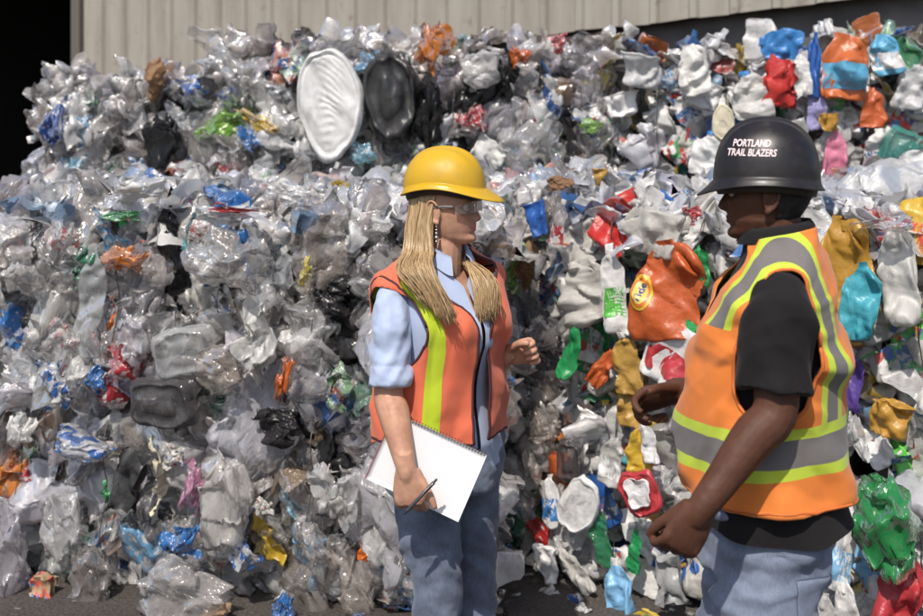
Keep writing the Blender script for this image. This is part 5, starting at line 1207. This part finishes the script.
EYE, n_, l_, p_ = new_mat('eye'); a_ = n_.new('ShaderNodeAttribute'); a_.attribute_name = 'skin'; l_.new(a_.outputs['Color'], p_.inputs['Base Color']); p_.inputs['Roughness'].default_value = .1
FW, WRIST = woman()

# ------------------------------------------------------------------ what she holds
def notebook():
    c = [px(397, 421, 3.105), px(481, 460, 3.09), px(457, 516, 3.075), px(371, 476, 3.085)]
    o0 = np.mean(c, 0); ux = unit(c[1] - c[0] + c[2] - c[3]); uy = unit((c[0] - c[3] + c[1] - c[2]) - ux * ((c[0] - c[3] + c[1] - c[2]) @ ux)); un = np.cross(ux, uy)
    if un[1] > 0: un = -un
    o0 = o0 + np.array((0, .012, 0)); W, Hh = .272, .188
    root = empty('notebook', o0); tag(root, 'white spiral notebook held against the woman\'s hip', 'notebook')
    pt = lambda x, y, z: x * ux + y * uy + z * un
    def leaf(z, t, gx=0):
        n, m = 24, 16; X, Y = np.meshgrid(np.linspace(-W / 2 - gx, W / 2 - gx, n), np.linspace(-Hh / 2, Hh / 2, m)); X, Y = X.ravel(), Y.ravel()
        Zz = z + .004 * (X / W * 2) ** 2 - .003 * np.sin(Y * 18) ; a = np.array([pt(x, y, k) for x, y, k in zip(X, Y, Zz)]); b = np.array([pt(x, y, k - t) for x, y, k in zip(X, Y, Zz)])
        F = grid_faces(m, n).tolist(); F += [[i + n * m for i in f[::-1]] for f in F]
        ring = list(range(n)) + [n * (i + 1) + n - 1 for i in range(m - 1)] + [n * m - 2 - i for i in range(n - 1)] + [n * (m - 2 - i) for i in range(m - 2)]
        F += [[ring[i], ring[(i + 1) % len(ring)], ring[(i + 1) % len(ring)] + n * m, ring[i] + n * m] for i in range(len(ring))]
        return np.concatenate([a, b]), F
    paper, n, l, p = new_mat('ruled_paper'); tc = n.new('ShaderNodeTexCoord').outputs['Object']
    at_ = n.new('ShaderNodeAttribute'); at_.attribute_name = 'ruling'; fr_ = math_n(n, l, 'FRACT', math_n(n, l, 'DIVIDE', at_.outputs['Fac'], .0071))
    l.new(mixc(n, l, math_n(n, l, 'LESS_THAN', fr_, .07), (.8, .8, .81), (.52, .6, .74)), p.inputs['Base Color']); p.inputs['Roughness'].default_value = .7
    pm = mesh('paper', *leaf(.002, .006)); attr(pm, 'ruling', coords(pm) @ uy + 1); obj('paper', pm, paper, root); obj('back_cover', mesh('back_cover', *leaf(-.0065, .0015, -.001)), plain('brown_card', (.5, .4, .16), .6), root)
    obj('cover', mesh('cover', *leaf(-.0045, .0012, .003)), plain('red_card', (.35, .1, .12), .6), root)
    coils = []
    for i in range(30):
        x = -W / 2 + .008 + i * (W - .016) / 29; t = np.linspace(0, 2 * np.pi, 13); coils.append(tube_geo([pt(x + .0012 * k / 12, Hh / 2 + .0005 + .0055 * math.cos(a), -.001 + .0065 * math.sin(a)) for k, a in enumerate(t)], .0009, 5, False))
    obj('spiral', mesh('spiral', *join(coils)), plain('wire_spiral', (.12, .12, .13), .3, Metallic=.8), root)
notebook()
def pen():
    a, b = px(404, 514, 3.02), px(437, 479, 3.02); root = empty('pen', a); tag(root, 'dark pen held in the woman\'s fingers over the notebook', 'pen'); d = b - a
    obj('barrel', mesh('barrel', *tube_geo([d * 0, d * .1, d * .12, d * .9, d * .905, d], [.0022, .0045, .005, .005, .0035, .003], 12)), plain('dark_pen', (.05, .05, .055), .3), root)
    u = unit(d); s = np.array((0, -.0065, .002)); obj('clip', mesh('clip', *tube_geo([d * .62 + s, d * .9 + s, d * .91 + s * .5], .0012, 6)), plain('steel_clip', (.4, .4, .4), .25, Metallic=.9), root)
pen()

# ------------------------------------------------------------------ the man
def man():
    fr = Frame(.712, 2.70, math.atan2(.2, -.98)); q = fr.q; w = fr.w
    root = empty('person', fr.b); tag(root, 'man in black hard hat and orange vest with lime and grey stripes', 'person')
    fh = unit((-.97, .24, -.02)); ho = q(765, 240, 2.70); Mh = axes(ho, fh, unit((.02, 0, 1)))
    sk = (.1, .045, .029); skin = skin_mat('dark_brown_skin', sk, 0, .55)
    tor = Torso([(.80, .17, .15, 0), (.9, .185, .165, 0), (1.0, .185, .17, .004), (1.14, .188, .172, .006), (1.29, .185, .15, -.007), (1.39, .188, .125, -.016), (1.46, .18, .1, -.03), (1.505, .13, .085, -.034), (1.54, .08, .072, -.03), (1.58, .066, .068, -.02)], fr)
    sR, eR, wR = q(760, 290, 2.90), q(738, 424, 2.97), q(679, 391, 2.86)
    sL, eL, wL = q(779, 290, 2.515), q(773, 410, 2.47), q(703, 506, 2.40)
    parts = [tor.solid(.86, 1.55, -.026)]
    parts.append(limb([w(-.03, 0, 1.48), w(-.022, 0, 1.55), app(Mh, (-.02, 0, .03))[0], app(Mh, (-.012, 0, .09))[0]], [.075, .068, .066, .062]))
    parts += [(app(Mh, v * 1.06), f) for v, f in head_geo(True)]
    parts.append(limb([sR + w(0, .06, -.05), (sR + eR) / 2, eR, eR * .55 + wR * .45, wR, wR + (-.035, -.006, -.008)], [.03, .045, .05, .048, .034, .022])); parts.append(limb([sL + w(0, -.07, -.05), sL * .76 + eL * .24 + w(0, -.015, 0), sL * .45 + eL * .55, eL + w(-.004, .0, -.004), eL * .72 + wL * .28, eL * .3 + wL * .7, wL, wL + (-.02, .002, -.034)], [.03, .038, .047, .048, .047, .037, .031, .024]))
    parts += hand(wL, (-.5, .05, -.86), (-.1, .97, .1), (-.8, 0, .4), (1.0, 1.1, 1.2, 1.25), 1.14, thumb=(.88, .3, .3), tcurl=.4)
    parts += hand(wR, (-.93, -.15, -.2), (.1, -.8, -.55), (-.1, -.5, .9), (.75, .9, 1.0, 1.1), 1.1, thumb=(.7, .6, .3), tcurl=.3)
    kL, aL = q(765, 655, 2.60), q(772, 855, 2.62); kR, aR = q(736, 650, 2.80), q(742, 838, 2.83); hL, hR = w(0, .085, .84), w(0, -.085, .84)
    for h_, k_, a_ in ((hR, kR, aR), (hL, kL, aL)): parts.append(limb([h_, k_, a_], [.06, .05, .04]))
    me = fuse(parts, .0036, 3); face_colours(me, Mh.inverted(), sk, (.11, .04, .035), (.015, .01, .008), (.11, .045, .03)); obj('body', me, skin, root)
    for sg in (-1, 1):
        c = app(Mh, (.0695, sg * .033, .1145))[0]; v, f = ball((0, 0, 0), .0122, None, 16); d = app(Mh, v) - np.array(Mh.translation); x = v[:, 0] / .0122
        e = mesh('eye', d + c, f); colattr(e, 'skin', np.where((x > .86)[:, None], (.03, .015, .01), (.6, .56, .52))); obj('eye', e, EYE, root)
    # close-cropped hair under the hat and a short beard
    hp = head_geo(True)[0][0] * 1.06; nrm_ = hp - np.array((-.01, 0, .12)); nrm_ /= np.linalg.norm(nrm_, axis=1)[:, None]; F = head_geo(True)[0][1]
    th = np.arctan2(hp[:, 1], hp[:, 0] + .01)
    keep = ((np.abs(th) > 1.75) & (hp[:, 2] > .055)) | ((np.abs(th) > 1.35) & (hp[:, 2] > .1)) | (hp[:, 2] > .16)
    Fk = [f for f in F if len(f) == 4 and all(keep[i] for i in f)]; us = sorted({i for f in Fk for i in f}); mp = {i: j for j, i in enumerate(us)}
    V = app(Mh, (hp + nrm_ * .004)[us]); V += .0015 * fbm(V * 120, 5, 2)[:, None]
    obj('hair', mesh('hair', V, [[mp[i] for i in f] for f in Fk]), plain('black_hair', (.008, .007, .007), .7), root)
    # t-shirt
    tee = cloth_mat('black_cotton', (.012, .0105, .0115), .9, var=.2, sheen=.05)[0]
    st = Torso([(.86, .21, .188, -.014), (.95, .198, .176, -.008), (1.03, .19, .175, .002), (1.14, .19, .176, .006), (1.29, .192, .16, -.007), (1.39, .196, .137, -.016), (1.46, .188, .11, -.03), (1.505, .14, .092, -.034), (1.54, .09, .08, -.03), (1.56, .078, .076, -.026)], fr)
    me1, th, z = st.shell('shirt', .915, 1.552, lambda z: .01, ()); V1 = coords(me1); hang = np.clip((.97 - z) / .06, 0, 1); V1 += w(.008 * hang * np.sin(th * 6), .008 * hang * np.sin(th * 6 + 1), .012 * np.sin(th * 2 + 1) * hang)
    F1 = [list(p.vertices) for p in me1.polygons]
    me = fuse([limb([sL + w(0, -.09, -.002), sL + w(-.004, -.03, -.018), sL * .8 + eL * .2, sL * .42 + eL * .58, sL * .15 + eL * .85], [[.05, .05], [.061, .056], [.074, .067], [.08, .07], [.079, .068]], 50, 28),
               limb([sR + w(0, .03, .03), sR * .7 + eR * .3, sR * .2 + eR * .8], [.07, .08, .08], 30, 24)], .006, 3); wrinkle(me, .005, 11, 31, (1, 1, .8), .06, .2)
    V2, F2 = coords(me), [list(p.vertices) for p in me.polygons]
    thc = np.linspace(.25, 2 * np.pi - .25, 50); cr = [w(-.026 + r_ * np.cos(thc), r_ * 1.03 * np.sin(thc), zz - .012 * np.cos(thc)) for r_, zz in ((.078, 1.53), (.074, 1.585), (.078, 1.597), (.087, 1.585), (.094, 1.56))]
    V, F = join([(V1, F1), (V2, F2), (np.concatenate(cr), grid_faces(5, 50).tolist())]); so_ = obj('shirt', mesh('shirt', V, F), tee, root)
    # vest
    vt = Torso([(.93, .208, .182, -.012), (1.03, .206, .187, .0), (1.14, .205, .189, .006), (1.22, .206, .183, .0), (1.29, .211, .175, -.007), (1.39, .21, .15, -.016), (1.46, .2, .122, -.03), (1.505, .158, .102, -.035), (1.535, .12, .092, -.034), (1.56, .1, .088, -.03), (1.58, .09, .084, -.027)], fr)
    sm = lambda t: np.clip(t, 0, 1) ** 2 * (3 - 2 * np.clip(t, 0, 1)); gap = lambda z: .05 + .62 * sm((z - 1.36) / .2)
    HL = [(1.6, 1.345, .5, .158), (2 * np.pi - 1.6, 1.345, .5, .158)]
    me, th, z = vt.shell('vest', .985, 1.575, gap, HL, 0, 170, 100)
    t2 = (th + np.pi) % (2 * np.pi) - np.pi; at_ = np.abs(t2)
    E = np.sqrt(((at_ - 1.55) / .84) ** 2 + (np.maximum(z - 1.35, 0) / .195) ** 2) - 1
    s_ = np.abs(E) * .165; s_ = np.where((at_ < 1.5) & (z < 1.37), 9, s_); s_ = np.where(z < 1.1, 9, s_); attr(me, 'stripe', s_)
    attr(me, 'belt', z - 1.112 + .012 * np.cos(th))
    Vv = coords(me); hang = np.clip((1.25 - z) / .3, 0, 1)
    Vv[:, 2] += -.018 * np.cos(th) * np.clip((z - 1.46) / .1, 0, 1)
    Vv += w(.012 * hang * np.sin(th * 5 + .6) * np.cos(t2), .012 * hang * np.sin(th * 5 + .6) * np.sin(t2), .01 * hang * np.sin(th * 2 + 2)); set_coords(me, Vv)
    wrinkle(me, .006, 9, 41, (1, 1, .8), .1, .18, -.005)
    vm = vest_mat('orange_vest', (.86, .255, .05), (.6, .74, .07), (.2, .185, .18), .022, .043, (.03, .055))
    vo = obj('vest', me, vm, root); solidify(vo, .003)
    bv = BVHTree.FromPolygons([tuple(v) for v in coords(me)], [tuple(p.vertices) for p in me.polygons]); snap = lambda P: np.array([tuple(bv.find_nearest(Vector(p))[0]) for p in P])
    pipe = plain('orange_binding', (.6, .15, .03), .7)
    for tc, zc, dt, dz in HL:
        t = np.linspace(0, 2 * np.pi, 90); e = 2 / 2.3
        P = snap(vt.pt(tc + dt * np.sign(np.cos(t)) * np.abs(np.cos(t)) ** e, zc + dz * np.sign(np.sin(t)) * np.abs(np.sin(t)) ** e)); obj('binding', mesh('binding', *tube_geo(P, .0045, 6)), pipe, vo)
    tb = np.linspace(gap(.985), 2 * np.pi - gap(.985), 140); obj('binding', mesh('binding', *tube_geo(snap(vt.pt(tb, np.full(140, .985))), .004, 6)), pipe, vo)
    # jeans
    parts = [tor.solid(.80, 1.0, -.004)]
    for h_, k_, a_ in ((hR, kR, aR), (hL, kL, aL)): parts.append(limb([h_ + w(0, 0, .03), h_ * .45 + k_ * .55, k_, k_ * .5 + a_ * .5, a_ - w(0, 0, .03)], [.104, .112, .095, .09, .09], 50, 26))
    me = fuse(parts, .006, 6); wrinkle(me, .005, 11, 52, (1, 1, 1.2), .08, .2, -.006); bj = BVHTree.FromPolygons([tuple(v) for v in coords(me)], [tuple(p.vertices) for p in me.polygons])
    dn = denim_mat('faded_blue_denim', (.085, .107, .16), (.255, .3, .4)); jo = obj('jeans', me, dn, root)
    # back pocket on the near hip, with its stitching
    def on(th_, z_, off):
        d = w(math.cos(th_), math.sin(th_), 0); c = w(-.0, .05, z_); h = bj.ray_cast(Vector(c + d * .5), Vector(-d)); return np.array(h[0]) + d * off if h[0] else c + d * .2
    pw = np.linspace(2.0, 2.62, 12); pz = np.linspace(.68, .83, 12); G = np.array([on(t, z_ - .02 * (1 - abs(t - 2.31) / .31) * (z_ < .7), .003) for z_ in pz for t in pw])
    po = obj('pocket', mesh('pocket', G, grid_faces(12, 12).tolist()), dn, jo); solidify(po, .0025)
    edge = [G[i] for i in range(12)] + [G[12 * i + 11] for i in range(1, 12)] + [G[143 - i] for i in range(1, 12)] + [G[12 * (11 - i)] for i in range(1, 11)]
    seam = plain('denim_seam', (.06, .075, .12), .8)
    obj('stitching', mesh('stitching', *tube_geo(np.array(edge + edge[:1]) + .001, .0018, 5, False)), seam, po)
    for a_ in (aR, aL): obj('shoe', mesh('shoe', *shoe(np.array((a_[0], a_[1], 0)), fr.f)), plain('black_boot', (.03, .028, .026), .5), root)
    # hat with its lettering
    hatm = hat_mat('black_hat_plastic', (.016, .013, .014), .26, (.07, .06, .055)); A, B, Hh = .123, .107, .145
    hc = axes(app(Mh, (-.006, 0, .139))[0] + np.array((.0, 0, 0)), unit(fh + np.array((0, 0, .035))), (.02, 0, 1)); ht = hard_hat(root, 'hard_hat', hc, hatm, plain('black_webbing', (.015, .014, .015), .6), A, B, Hh, .028, .006)
    for nm, col, offs, lift in (('lettering_outline', (.42, .03, .05), .018, .0012), ('lettering', (.74, .7, .7), 0, .002)):
        cu = bpy.data.curves.new('t', 'FONT'); cu.body = 'PORTLAND\nTRAIL BLAZERS'; cu.align_x = 'CENTER'; cu.shear = .25; cu.space_line = .95; cu.offset = offs + .022; cu.resolution_u = 3
        to = bpy.data.objects.new('t', cu); COL.objects.link(to); tm = bpy.data.meshes.new_from_object(to.evaluated_get(bpy.context.evaluated_depsgraph_get())); bpy.data.objects.remove(to)
        Vt = coords(tm); wd = 8.4 if True else 1
        u = Vt[:, 0] * .114 / wd * 1.18; v = (Vt[:, 1] + .12) * .0225; x = .036 - u; z = .079 + v
        y = hat_y(x, z, A, B, Hh) + lift; set_coords(tm, app(hc, np.stack([x, y, z], 1))); tm.materials.clear(); tm.name = nm
        obj(nm, tm, plain(nm, col, .5), ht)
man()

# ------------------------------------------------------------------ round emblem on the crushed orange jug
def emblem(o, x0, y0, rx, ry, word):
    V = coords(o.data); bv = BVHTree.FromPolygons([tuple(v) for v in V], [tuple(p.vertices) for p in o.data.polygons]); lo, hi = V.min(0), V.max(0); c, e = (lo + hi) / 2, hi - lo
    def proj(P, off):
        out = []
        for x, y in P:
            h = bv.ray_cast(Vector((x, y, hi[2] + 1)), Vector((0, 0, -1))); out.append((x, y, (h[0].z if h[0] else c[2]) + off))
        return np.array(out)
    cx, cy_ = c[0] + x0 * e[0], c[1] + y0 * e[1]
    for nm, k, col, off in (('emblem', 1.0, (.62, .4, .03), .008), ('emblem_ring', .8, (.68, .16, .03), .011), ('emblem_disc', .62, (.66, .5, .12), .014)):
        r_, t = np.meshgrid(np.linspace(.02, 1, 8), np.linspace(0, 2 * np.pi, 32, endpoint=False), indexing='ij'); P = np.stack([cx + k * rx * e[0] * (r_ * np.cos(t)).ravel(), cy_ + k * ry * e[1] * (r_ * np.sin(t)).ravel()], 1)
        obj(nm, mesh(nm, proj(P, off), grid_faces(8, 32, True).tolist()), plain(nm, col, .4), o)
    cu = bpy.data.curves.new('t', 'FONT'); cu.body = word; cu.align_x = 'CENTER'; cu.align_y = 'CENTER'; cu.offset = .02; to = bpy.data.objects.new('t', cu); COL.objects.link(to)
    tm = bpy.data.meshes.new_from_object(to.evaluated_get(bpy.context.evaluated_depsgraph_get())); bpy.data.objects.remove(to); T = coords(tm)[:, :2]; s = 1.5 * rx * e[0] / np.ptp(T[:, 0])
    T = T @ np.array(((math.cos(1.2), math.sin(1.2)), (-math.sin(1.2), math.cos(1.2)))) * s * .9
    set_coords(tm, proj(T + (cx, cy_), .018)); tm.materials.clear(); tm.name = 'emblem_word'; obj('emblem_word', tm, plain('emblem_word', (.03, .05, .25), .4), o)
JUG = [ob for ob in scene.objects if ob.get('label', '').startswith('big crushed orange jug')]
if JUG: emblem(JUG[0], -.27, .0, .15, .17, 'Tide')
